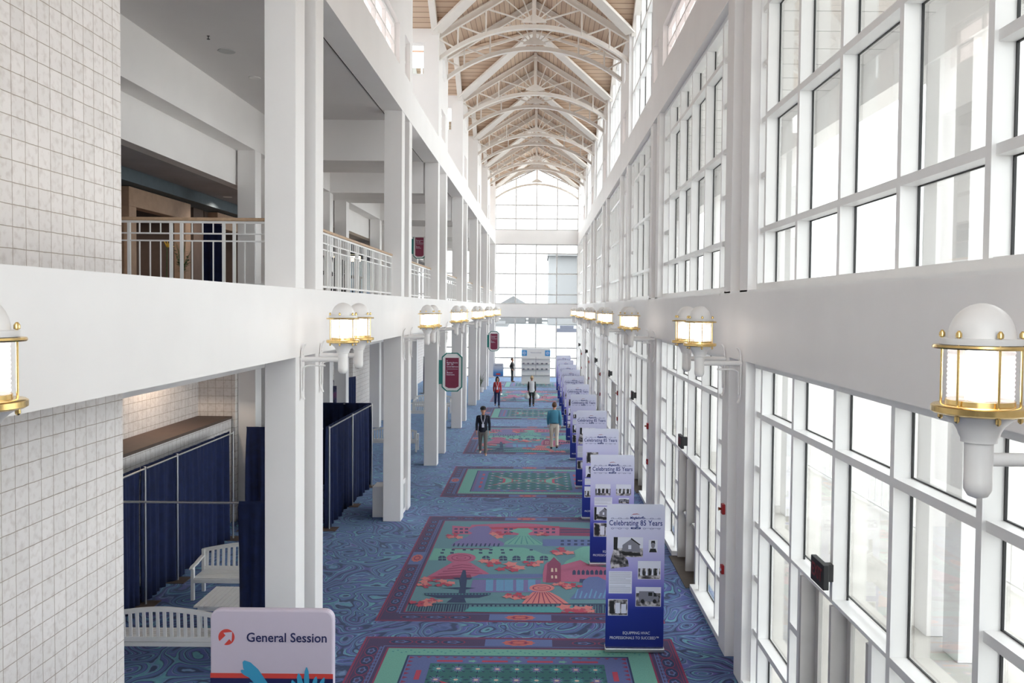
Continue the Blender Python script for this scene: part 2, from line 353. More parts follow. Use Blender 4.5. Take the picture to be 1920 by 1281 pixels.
# ---------------- glazing ----------------
wn = [0]
def glazing(label, umap, u0, u1, z0, z1, mulls, trans, stub=None, pane='glass', fmat='frame', top=None, door=None, w=.08, d=.18, gk=True, edge=.05):
    """umap(u, z, depth) -> point; mulls: inner mullion centres; trans: transom heights; top(u): sloping head; door: (u0, u1, head)"""
    wn[0] += 1; name = 'window_%d' % wn[0]
    root = empty(name, label=label, cat='window', kind='structure')
    fr, gl, ga = MB(), MB(), MB()
    def bx(m, ua, ub, za, zb, da, db):
        vs = [umap(u, z, dd) for z in (za, zb) for dd in (da, db) for u in (ua, ub)]
        m.add(vs, [(0, 2, 3, 1), (4, 5, 7, 6), (0, 1, 5, 4), (2, 6, 7, 3), (0, 4, 6, 2), (1, 3, 7, 5)])
    T = top or (lambda u: z1)
    h = w/2
    def inside_door(u): return door and door[0]-.01 < u < door[1]+.01
    us = [u0] + list(mulls) + [u1]
    for u in mulls: bx(fr, u-h, u+h, door[2] if inside_door(u) else z0, T(u), 0, d)
    for u, s in ((u0, 1), (u1, -1)): bx(fr, min(u, u+s*edge), max(u, u+s*edge), z0, T(u), 0, d)
    if door:
        bx(fr, door[0]-h, door[0]+h, z0, door[2], 0, d); bx(fr, door[1]-h, door[1]+h, z0, door[2], 0, d)
    for k in range(len(us)-1):
        a = us[k] + (h if k else edge); b = us[k+1] - (h if k < len(us)-2 else edge)
        isstub = stub is not None and k in (0, len(us)-2)
        zs = stub if isstub else trans
        spans = [(a, b, z0, None)]
        if door and b > door[0] and a < door[1]:
            spans = []
            if a < door[0]-.05: spans.append((a, door[0]-h, z0, door[2]))
            if b > door[1]+.05: spans.append((door[1]+h, b, z0, door[2]))
            spans.append((a, b, door[2], None))
        for (p, q, zb, zt) in spans:
            if q-p < .03: continue
            zi = [z for z in (stub if (zt is not None and stub) else zs) if zb+.05 < z < (zt or min(T(p), T(q)))-.05]
            for z in zi: bx(fr, p, q, z-h, z+h, .0 if not isstub else .03, d)
            bx(fr, p, q, zb, zb+.09 if zb == z0 else zb+h, 0, d)
            if zt is None and top is None: bx(fr, p, q, z1-.09, z1, 0, d)
            if top:
                vs = [umap(p, T(p)-.1, 0), umap(q, T(q)-.1, 0), umap(q, T(q), 0), umap(p, T(p), 0), umap(p, T(p)-.1, d), umap(q, T(q)-.1, d), umap(q, T(q), d), umap(p, T(p), d)]
                fr.add(vs, [(0, 1, 2, 3), (7, 6, 5, 4), (0, 4, 5, 1), (3, 2, 6, 7), (0, 3, 7, 4), (1, 5, 6, 2)])
            zt_p, zt_q = (zt, zt) if zt else (T(p), T(q))
            vs = [umap(u, z, dd) for dd in (d-.01, d-.002) for u, z in ((p, zb), (q, zb), (q, zt_q), (p, zt_p))]
            gl.add(vs, [(3, 2, 1, 0), (4, 5, 6, 7), (0, 1, 5, 4), (2, 3, 7, 6), (1, 2, 6, 5), (0, 4, 7, 3)])
            if gk:
                g = .014; ztt = min(zt_p, zt_q)
                bx(ga, p, p+g, zb, ztt, d-.03, d-.011); bx(ga, q-g, q, zb, ztt, d-.03, d-.011)
                for z in zi + [zb+.05]:
                    bx(ga, p+g, q-g, z+h, z+h+g*.8, d-.028, d-.011)
                for z in zi: bx(ga, p+g, q-g, z-h-g*.8, z-h, d-.028, d-.011)
    fr.build('window_frame', fmat, root); gl.build('pane', pane, root)
    if gk: tag(ga.build('gasket', 'gasket', root), 'thin black gasket line')
    return root
XW = XR+.13
rmap = lambda y, z, d: (XW+d, y, z)
TR = [H+1.12, H+2.68, H+4.24]; ST = [H+.34, H+1.12, H+1.9, H+2.68, H+3.46, H+4.24]
TRL = [H-1.5, H-3.09, H-4.66]; STL = [H-1.5, H-2.28, H-3.09, H-3.87, H-4.66]
BAYS = [(PAIRS[i][1]+CS, PAIRS[i+1][0]) for i in range(6)] + [(PAIRS[6][1]+CS, YEND)]
def bay_mulls(i):
    a, b = BAYS[i]; c = (a+b)/2
    if i == 0: return [5.82, 7.27, 8.71, 10.14, 11.58], (7.66, 9.78), 8.71
    if i == 1: return [c-2.88, c-1.44, c, c+1.44, c+2.88], (c-1.06, c+1.06), c
    return [c-2.16, c-.72, c+.72, c+2.16], (c-1.06, c+1.06), c
dn = [0]
def door_leaf(x, y0, y1, zt, lab):
    dn[0] += 1
    r = empty('door_%d' % dn[0], (x, y0, 0), label=lab, cat='door', kind='structure'); L = y1-y0
    f = MB()
    f.box(0, .05, 0, .1, .01, zt); f.box(0, .05, L-.1, L, .01, zt); f.box(0, .05, .1, L-.1, .01, .26); f.box(0, .05, .1, L-.1, zt-.12, zt)
    f.build('door_frame', 'door_metal', r, bevel=.004)
    MB().box(.02, .03, .1, L-.1, .26, zt-.12).build('pane', 'glass', r)
    p = MB().bar((-.07, .08, 1.02), (-.07, L-.08, 1.02), .03, .04); p.box(-.07, .0, .06, .12, .99, 1.06); p.box(-.07, .0, L-.12, L-.06, .99, 1.06)
    p.build('push_bar', 'chrome', r, bevel=.004)
    return r
for i, (a, b) in enumerate(BAYS):
    mu, dr, c = bay_mulls(i)
    nth = ORDN[i]
    glazing('white framed glass wall with doors at floor level, %s bay on the right' % nth, rmap, a, b, .0, FB, mu, TRL, STL, door=(dr[0], dr[1], H-3.09), gk=i < 5)
    glazing('white framed upper window wall above the band, %s bay on the right' % nth, rmap, a, b, FT+.03, UB, mu, TR, ST, gk=i < 5)
    m = (dr[0]+dr[1])/2
    jb = MB()
    for yy in (dr[0]+.04, dr[1]-.10, m-.03): jb.box(XW, XW+.24, yy, yy+.06, 0, H-3.13)
    struct(jb, 'trim_%d' % (200+i), 'door_metal', 'grey metal door jambs in the %s bay on the right' % nth, 'door jamb')
    door_leaf(XW+.17, dr[0]+.1, m-.03, 2.36, 'grey framed glass door with push bar, nearer leaf of the %s bay' % nth)
    door_leaf(XW+.17, m+.03, dr[1]-.1, 2.36, 'grey framed glass door with push bar, farther leaf of the %s bay' % nth)
    struct(MB().box(XR-.05, XW+.24, dr[0], dr[1], .0, .012), 'trim_%d' % (220+i), 'threshold', 'brown door mat strip under the %s pair of doors' % nth, 'threshold')
    kb = MB(); kb.box(XR+.02, XW, a, dr[0]-.05, 0, .1); kb.box(XR+.02, XW, dr[1]+.05, b, 0, .1)
    struct(kb, 'baseboard_right', 'frame', 'white kerb under the right windows in the %s bay' % nth, 'baseboard')
for i, (a, b) in enumerate(PAIRS):   # strip between the two columns of a pair
    y0, y1 = a+CS, b
    if i in (0, 1, 2):
        wbox('wall_right', 'narrow white wall panel between the columns of the %s right pair, lower' % ORDN[i], XR+.2, XR+.3, y0, y1, 0, FB, cat='wall')
        wbox('wall_right', 'narrow white wall panel between the columns of the %s right pair, upper' % ORDN[i], XR+.2, XR+.3, y0, y1, FT, UB, cat='wall')
    else:
        c = (y0+y1)/2
        glazing('narrow white framed window between the lower columns of the %s right pair' % ORDN[i], rmap, y0, y1, 0, FB, [c], TRL, gk=False)
        glazing('narrow white framed window between the upper columns of the %s right pair' % ORDN[i], rmap, y0, y1, FT+.03, UB, [c], TR, gk=False)
# clerestory walls above the upper beam
def slotwin(side, lab, y0, y1, z0, z1, n):
    x = XL-.12 if side == 'left' else XR+.12
    mp = (lambda y, z, d: (x-d, y, z)) if side == 'left' else (lambda y, z, d: (x+d, y, z))
    step = (y1-y0)/n
    return glazing(lab, mp, y0, y1, z0, z1, [y0+step*k for k in range(1, n)], [(z0+z1)/2], gk=False, w=.05, d=.1, pane='blind' if z1 < H+7.5 else 'glass')
def holed(side, y0, y1, z0, z1, holes):
    mb = MB(); xa, xb = (XL-.3, XL) if side == 'left' else (XR, XR+.3)
    zs = sorted(set([z0, z1] + [h[2] for h in holes] + [h[3] for h in holes])); ys = sorted(set([y0, y1] + [h[0] for h in holes] + [h[1] for h in holes]))
    for i in range(len(ys)-1):
        for j in range(len(zs)-1):
            cy, cz = (ys[i]+ys[i+1])/2, (zs[j]+zs[j+1])/2
            if any(h[0] < cy < h[1] and h[2] < cz < h[3] for h in holes): continue
            mb.box(xa, xb, ys[i], ys[i+1], zs[j], zs[j+1])
    bm_fix = mb
    return bm_fix
for side in ('left', 'right'):
    for (a, b, s0, s1) in ((YBACK, 11.96, 4, 9), (11.96, 21.1, 13.4, 20.7)):
        struct(holed(side, a, b, UT, EAVE, [(s0, s1, H+5.97, H+6.97)]), 'wall_'+side, 'white', 'white %s clerestory wall with a long slot window, %s stretch' % (side, 'nearest' if a < 0 else 'second'), 'wall')
        slotwin(side, 'long slot window high in the %s wall, %s stretch' % (side, 'nearest' if a < 0 else 'second'), s0, s1, H+5.97, H+6.97, 6)
    for i in range(2, 7):
        a, b = PAIRS[i][0], PAIRS[i][1]+CS; c = (a+b)/2; w = .42 if i == 2 else .6
        hs = [(c-w, c+w, H+5.97, H+6.97), (c-.3, c+.3, H+8.1, H+8.9)]
        struct(holed(side, a, b, UT, EAVE, hs), 'wall_'+side, 'white', 'white %s clerestory pier with small window over the %s column pair' % (side, ORDN[i]), 'wall')
        slotwin(side, 'small grid window in the %s pier over the %s column pair' % (side, ORDN[i]), hs[0][0], hs[0][1], H+5.97, H+6.97, 2)
        slotwin(side, 'small upper slit window in the %s pier over the %s column pair' % (side, ORDN[i]), hs[1][0], hs[1][1], H+8.1, H+8.9, 1)
# roof
SL = (RIDGE-EAVE)/HS
def slab(mb, pts, t=.12): mb.prism(pts, (0, 0, t))
def strip(y0, y1, lab):
    mb = MB()
    for s in (-1, 1): slab(mb, [(XC, y0, RIDGE), (XC, y1, RIDGE), (XC+s*HS, y1, EAVE), (XC+s*HS, y0, EAVE)])
    struct(mb, 'ceiling', 'planks_along', lab)
strip(YBACK, PAIRS[2][1]+CS, 'tan plank roof ceiling over the near end of the hall')
for i in range(3, 7): strip(PAIRS[i][0], PAIRS[i][1]+CS, 'tan plank roof strip over the %s column pair' % ORDN[i])
XAL = -5.4
for i in range(2, 7):
    a, b = BAYS[i]; c = (a+b)/2; nth = ORDN[i]
    if i == 6: a2, b2 = a, b
    mb = MB(); m2 = MB(); xr = XR+.35
    for yb in (a, b):
        for sx in (-1, 1): slab(mb, [(XC, c, RIDGE), (XC, yb, RIDGE), (XC+sx*HS, yb, EAVE)])
    for yb in (a, b):
        slab(m2, [(XAL-.3, c, RIDGE), (XC, c, RIDGE), (XC-HS, yb, EAVE), (XAL-.3, yb, EAVE)])
        slab(m2, [(xr, c, RIDGE), (XC, c, RIDGE), (XC+HS, yb, EAVE), (xr, yb, EAVE)])
    struct(mb, 'ceiling', 'planks_along', 'tan plank main roof triangles of the %s bay' % nth)
    struct(m2, 'ceiling', 'planks_across', 'tan plank cross gable of the %s bay' % nth)
    # valley, rake and ridge members
    vb = MB()
    for s in (-1, 1):
        for yb, o in ((a, .12), (b, -.12)):
            vb.bar((XC+s*(HS-.12), yb+o, EAVE-.12), (XC, c, RIDGE-.12), .42, .1)
    tag(vb.build('valley_beam', 'steel_white', bevel=.01), 'broad white valley beams crossing under the roof of the %s bay' % nth, 'beam', 'valley beams under the cross gables')
    rk = MB()
    for x in (XL-.12, XR+.16):
        for yb, o in ((a, .05), (b, -.05)): rk.bar((x, yb+o, EAVE-.15), (x, c, RIDGE-.15), .22, .22)
    tag(rk.build('rake_beam', 'steel_white', bevel=.01), 'sloping white rake beams along both walls of the %s bay' % nth, 'beam', 'rake beams of the cross gables')
    top = lambda y, a=a, b=b, c=c: RIDGE - abs(y-c)*(RIDGE-EAVE)/(c-a) - .02
    mu, _, _ = bay_mulls(i)
    trs = [H+7.3, H+8.8, H+10.0]
    glazing('tall white gabled window above the beam, %s bay on the right' % nth, rmap, a, b, UT, EAVE, mu, trs, top=top, gk=i < 5)
    lmap = lambda y, z, d: (XAL-d, y, z)
    if i < 4: glazing('unseen light-dimming gabled window behind the high alcove, %s bay on the left' % nth, lmap, a, b, UT, EAVE, mu, trs, top=top, gk=False, pane='dimmed_pane')  # unseen panes made translucent to cut the light entering the roof
    else: struct(MB().prism([(XAL-.2, a, UT-.3), (XAL-.2, b, UT-.3), (XAL-.2, b, EAVE), (XAL-.2, c, RIDGE), (XAL-.2, a, EAVE)], (.2, 0, 0)), 'wall_left', 'white', 'unseen white gabled wall closing the high alcove against light, %s bay on the left' % nth, 'wall')  # unseen back closed solid to reduce light at the far end
    for yb, s in ((a, -1), (b, 1)):
        y0, y1 = (yb-.2, yb) if s < 0 else (yb, yb+.2)
        if s > 0 and i == 6: continue
        n = 'far' if s > 0 else 'near'
        struct(MB().box(XAL, XL-.3, y0, y1, UT-.4, H+7.85), 'wall_left', 'white', 'white %s cheek wall of the high alcove in the %s bay' % (n, nth), 'wall')
        fz = MB().box(XAL, XL-.3, y0, y1, H+8.98, EAVE); fz.box(-3.98, XL-.3, y0, y1, H+7.85, H+8.98); fz.box(XAL, -4.95, y0, y1, H+7.85, H+8.98)
        struct(fz, 'wall_left', 'white', 'white frieze over the %s cheek window in the %s bay' % (n, nth), 'wall')
        ym = (y0+y1)/2
        cm = lambda u, z, d, ym=ym: (u, ym+d-.05, z)
        glazing('small clear window over the %s cheek wall in the %s bay' % (n, nth), cm, -4.95, -3.98, H+7.85, H+8.98, [-4.47], [], gk=False, w=.06, d=.06)
    wbox('floor', 'white ledge floor of the high alcove in the %s bay' % nth, XAL-.2, XL-.5, a, b, UT-.25, UT-.05, m='white')
# end wall
emap = lambda x, z, d: (x, YEND+d, z)
em = [XC-1.62, XC, XC+1.62]
bmap = lambda x, z, d: (x, YBACK-d, z)
glazing('unseen window added high behind the camera for fill light', bmap, XL-.5, XR+.3, FT, EAVE, em, [H+2.6, H+5.3, H+7.3], top=lambda x: RIDGE-.1-abs(x-XC)*SL, gk=False, w=.1, fmat='frame_shaded')  # unseen opening added to let in fill light from behind
glazing('wide white framed window at floor level closing the hall', emap, XL, XR, 0, FB, em, [H-3.18, H-3.97, H-4.8], gk=False, w=.1, fmat='frame_shaded')
glazing('wide white framed window in the middle of the end wall', emap, XL, XR, FT, UB+.05, em, [H+1.02, H+2.65, H+4.24], gk=False, w=.1, fmat='frame_shaded')
glazing('gabled white framed window at the top of the end wall', emap, XL, XR, H+6.05, EAVE, em, [H+6.97, H+8.02], top=lambda x: RIDGE-.5-abs(x-XC)*.47, gk=False, w=.1, fmat='frame_shaded')
struct(MB().box(XL, XR, YEND-.1, YEND+.25, FB, FT), 'wall_end', 'white', 'white lower cross band of the end wall', 'wall')
struct(MB().box(XL, XR, YEND-.1, YEND+.25, H+4.98, H+6.05), 'wall_end', 'white', 'white upper cross band of the end wall', 'wall')
struct(MB().prism([(XL-.5, YEND, EAVE), (XL-.5, YEND, RIDGE-.5-HS*.47), (XC, YEND, RIDGE-.5), (XR+.5, YEND, RIDGE-.5-HS*.47), (XR+.5, YEND, EAVE+.1), (XC, YEND, RIDGE+.1)], (0, .2, 0)), 'wall_end', 'white', 'white gable trim of the end wall', 'wall')
struct(MB().box(XL-.5, XL, YEND-.45, YEND+.2, 0, EAVE), 'wall_end', 'white', 'white left corner post of the end wall', 'wall')
struct(MB().box(XR, XR+.45, YEND-.45, YEND+.2, 0, EAVE), 'wall_end', 'white', 'white right corner post of the end wall', 'wall')
for z0, z1, t, lv in ((0, FB, [H-3.18, H-4.8], 'lower'), (FT, UB, [H+1.02, H+2.65], 'upper')):
    glazing('white framed window closing the %s side aisle at the far end' % lv, emap, -14, XL-.5, z0, z1, [-12, -10, -8, -6], t, gk=False, w=.1, fmat='frame_shaded')
# porch outside the right wall
struct(MB().box(XR+.5, 7.15, YBACK, YEND, H+4.98, H+5.25), 'ceiling', 'white', 'flat panelled ceiling of the porch outside the right windows')
pj = MB()
for y in range(-4, 65, 1): pj.box(XR+.5, 6.55, y*1.0, y*1.0+.015, H+4.972, H+4.98)
struct(pj, 'trim_107', 'joint_grey', 'thin joints of the porch ceiling panels', 'joint')
struct(MB().box(6.55, 7.1, YBACK, YEND, H+4.2, H+4.98), 'trim_108', 'white', 'white beam on the porch columns outside', 'beam')
pc = None
for i, (a, b) in enumerate(PAIRS):
    for k, y in ((0, a+.9), (1, b+.9)):
        lab = 'white square porch column outside the right windows, %s one of pair %s' % ('front' if not k else 'rear', ORDN[i])
        if pc is None: pc = tag(MB().box(0, .5, 0, .5, 0, H+4.2).build('porch_column', 'white', loc=(6.6, y, 0)), lab, 'column', 'porch columns')
        else: dup(pc, loc=(6.6, y, 0), label=lab)
# ---------------- roof trusses ----------------
def truss():
    r = empty('roof_truss', (XC, 0, 0), cat='roof truss')
    E0 = Vector((HS-.12, 0, EAVE-.18)); A0 = Vector((0, 0, RIDGE-.14))
    for s in (-1, 1):
        e = Vector((s*E0.x, 0, E0.z))
        m = MB(); n = (A0-e).normalized().cross(Vector((0, 1, 0)))
        m.bar(e, A0, .03, .22, up=(0, 0, 1)); 
        off = Vector((0, 0, .11)); m.bar(e-off, A0-off, .14, .025); m.bar(e+off, A0+off, .14, .025)
        m.build('top_chord', 'steel_white', r)
    za, zc = H+8.4, H+9.57; xa = HS-.1; R = (xa*xa+(zc-za)**2)/(2*(zc-za)); cz = zc-R
    arc = lambda x: cz+math.sqrt(R*R-x*x)
    m = MB(); N = 26; xs = [-xa+2*xa*i/N for i in range(N+1)]
    for i in range(N):
        p, q = Vector((xs[i], 0, arc(xs[i]))), Vector((xs[i+1], 0, arc(xs[i+1])))
        m.bar(p-Vector((0, 0, .02)), q-Vector((0, 0, .02)), .17, .03); m.bar(p+Vector((0, 0, .06)), q+Vector((0, 0, .06)), .03, .14)
    m.build('bottom_chord', 'steel_white', r)
    top = lambda x: A0.z-abs(x)*(A0.z-E0.z)/E0.x - .12
    MB().bar((0, 0, H+9.75), (0, 0, A0.z), .13, .13, up=(0, 1, 0)).build('king_post', 'steel_white', r)
    MB().prism([(-.44, -.03, H+9.76), (.44, -.03, H+9.76), (.36, -.03, H+9.86), (0, -.03, H+10.06), (-.36, -.03, H+9.86)], (0, .06, 0)).build('gusset_plate', 'steel_white', r)
    for s in (-1, 1):
        for (x0, z0, x1, z1) in ((.16, H+9.98, .5, top(.5)), (.25, H+9.93, .98, top(.98)), (.36, H+9.84, 1.56, top(1.56)),
                                 (1.64, arc(1.64), 1.64, top(1.64)), (1.8, arc(1.8)+.1, 2.52, top(2.52)), (2.6, arc(2.6), 2.6, top(2.6)), (2.74, arc(2.74)+.1, E0.x-.02, top(E0.x)+.02)):
            MB().tube([(s*x0, 0, z0), (s*x1, 0, z1)], .032 if x0 > .3 else .024, 8).build('web_rod', 'steel_white', r, smooth=True)
        MB().bar((s*(E0.x+.02), 0, E0.z), (s*xa, 0, za), .12, .14, up=(0, 1, 0)).build('end_post', 'steel_white', r)
    return r
ys = []
for i in range(2, 7): ys += [PAIRS[i][0]+.22, PAIRS[i][1]+.22]
ys.append(YEND-.25)
t0 = truss()
for k, y in enumerate(ys):
    lab = 'white arched steel roof truss with fan rods, %s from the camera' % ORD[k] if k < len(ys)-1 else 'white arched steel roof truss right against the end window'
    if k == 0: t0.location.y = y; tag(t0, lab, group='arched trusses down the hall')
    else: dup(t0, loc=(XC, y, 0), label=lab)
rb = MB()
for i in range(2, 7): rb.box(XC-.07, XC+.07, PAIRS[i][0], PAIRS[i][1]+CS, RIDGE-.22, RIDGE-.02)
struct(rb, 'trim_109', 'steel_white', 'white ridge beam between paired roof trusses', 'beam')
# ---------------- gallery railings ----------------
def railing(pts_fn, L, loc, rz, lab):
    r = empty('railing', loc, rz, label=lab, cat='railing', group='white gallery railings')
    MB().box(0, L, -.035, .035, 1.02, 1.07).build('handrail', 'wood_rail', r, bevel=.012)
    MB().box(0, L, -.012, .012, .985, 1.018).build('rail', 'frame', r)
    for z in (.82, .71): MB().box(0, L, -.01, .01, z, z+.022).build('rail', 'frame', r)
    MB().box(0, L, -.015, .015, .06, .095).build('rail', 'frame', r)
    n = max(2, int(L/.155)); st = L/n; pk = pk2 = None
    for i in range(n+1):
        if i % 5 in (3, 4):
            if pk2 is None: pk2 = MB().box(-.02, .02, -.02, .02, 0, .985).build('post', 'frame', r, loc=(i*st, 0, 0))
            else: dup(pk2, loc=(i*st, 0, 0), parent=r)
        else:
            if pk is None:
                m = MB().box(-.008, .008, -.008, .008, .08, .72); m.box(-.008, .008, -.008, .008, .83, .985); pk = m.build('picket', 'frame', r, loc=(i*st, 0, 0))
            else: dup(pk, loc=(i*st, 0, 0), parent=r)
    return r
railing(None, 5.2, (-9.15, 12.5, FT-.02), 0, 'white picket railing with wooden handrail facing the camera, beside the block wall')
for i in range(1, 7):
    a, b = BAYS[i]
    railing(None, b-a, (XL-.26, a, FT), math.pi/2, 'white picket railing with wooden handrail in the %s bay of the gallery edge' % ORDN[i])
    if i > 2: railing(None, PAIRS[i][1]-PAIRS[i][0]-CS, (XL-.26, PAIRS[i][0]+CS, FT), math.pi/2, 'short white railing between the columns of the %s gallery pair' % ORDN[i])
# ---------------- wall lanterns ----------------
def lantern():
    """origin: on the wall face at eye height; lamp axis .62 m out along +x"""
    r = empty('wall_lantern', cat='lantern'); c = (.62, 0, 0)
    dome = [(.165*math.cos(t*math.pi/2/9), -.14+.185*math.sin(t*math.pi/2/9)) for t in range(9)] + [(.01, .045)]
    MB().lathe([(.205, -.175), (.205, -.142), (.165, -.14)] + dome[1:], c, 32).build('dome', 'lamp_white', r, smooth=True)
    MB().lathe([(.15, -.2), (.235, -.198), (.24, -.19), (.235, -.178), (.15, -.176)], c, 32).build('upper_ring', 'brass', r, smooth=True)
    MB().lathe([(.172, -.545), (.225, -.545), (.24, -.535), (.24, -.505), (.23, -.497), (.172, -.495), (.17, -.47), (.164, -.47), (.164, -.545)], c, 32).build('lower_ring', 'brass', r, smooth=True)
    prof = []
    for k in range(25):
        z = -.488+.285*k/24; prof.append((.158 + (.006 if k % 2 else 0), z))
    MB().lathe(prof, c, 32, cap=False).build('ribbed_glass', 'lamp_glass', r)
    MB().lathe([(.02, -.48), (.075, -.47), (.075, -.21), (.02, -.2)], c, 16).build('bulb', 'bulb', r, smooth=True)
    rod = None
    for k in range(6):
        a = .5 + k*math.pi/3; loc = (c[0]+.19*math.cos(a), .19*math.sin(a), 0)
        if rod is None:
            m = MB().tube([(0, 0, -.575), (0, 0, -.13)], .0065, 8); m.lathe([(.005, -.14), (.016, -.135), (.016, -.115), (.006, -.1)], n=10); m.lathe([(.005, -.585), (.014, -.575), (.014, -.55)], n=10)
            rod = m.build('rod', 'brass', r, smooth=True, loc=loc)
        else: dup(rod, loc=loc, parent=r)
    MB().lathe([(.19, -.545), (.185, -.555), (.155, -.575), (.125, -.605), (.105, -.64), (.1, -.66), (.09, -.675), (.09, -.695), (.072, -.7), (.07, -.9), (.072, -.905), (.07, -.95), (.05, -.985), (.01, -1.0)], c, 28).build('stem', 'lamp_white', r, smooth=True)
    MB().tube([(.56, 0, -.79), (.0, 0, -.79)], .037, 14).build('arm', 'lamp_white', r, smooth=True)
    MB().tube([(.36, 0, -.88), (.13, 0, -.88), (.07, 0, -.9), (.045, 0, -.92), (.04, 0, -1.25)], .014, 10).build('brace_rod', 'lamp_white', r, smooth=True)
    m = MB()
    pts = [(.07, -.56), (.04, -.6), (.02, -.68), (.015, -.9), (.015, -1.25), (.03, -1.33), (.055, -1.38)]
    for p, q in zip(pts, pts[1:]): m.bar((p[0], 0, p[1]), (q[0], 0, q[1]), .06, .02, up=(1, 0, 0))
    m.build('wall_bracket', 'lamp_white', r, bevel=.003)
    m = MB()
    for z in (-.72, -.8, -1.2): m.tube([(.02, 0, z), (.04, 0, z)], .011, 8)
    m.build('bolt', 'lamp_white', r)
    return r
l0 = None
for i, (a, b) in enumerate(PAIRS):
    for k, y in ((0, a+CS/2), (1, b+CS/2)):
        if i == 0 and k == 0: continue
        for side in ('left', 'right'):
            lab = 'white domed brass-ringed wall lantern on the %s column of pair %s along the %s side' % ('near' if not k else 'far', ORDN[i], side)
            if l0 is None:
                l0 = lantern(); o = l0; o['label'] = lab; o['group'] = 'lanterns along both sides of the hall'
            else: o = dup(l0, label=lab)
            o.location = (XL+.006 if side == 'left' else XR-.006, y if i or side == 'right' else 4.22, H); o.rotation_euler = (0, 0, 0 if side == 'left' else math.pi)
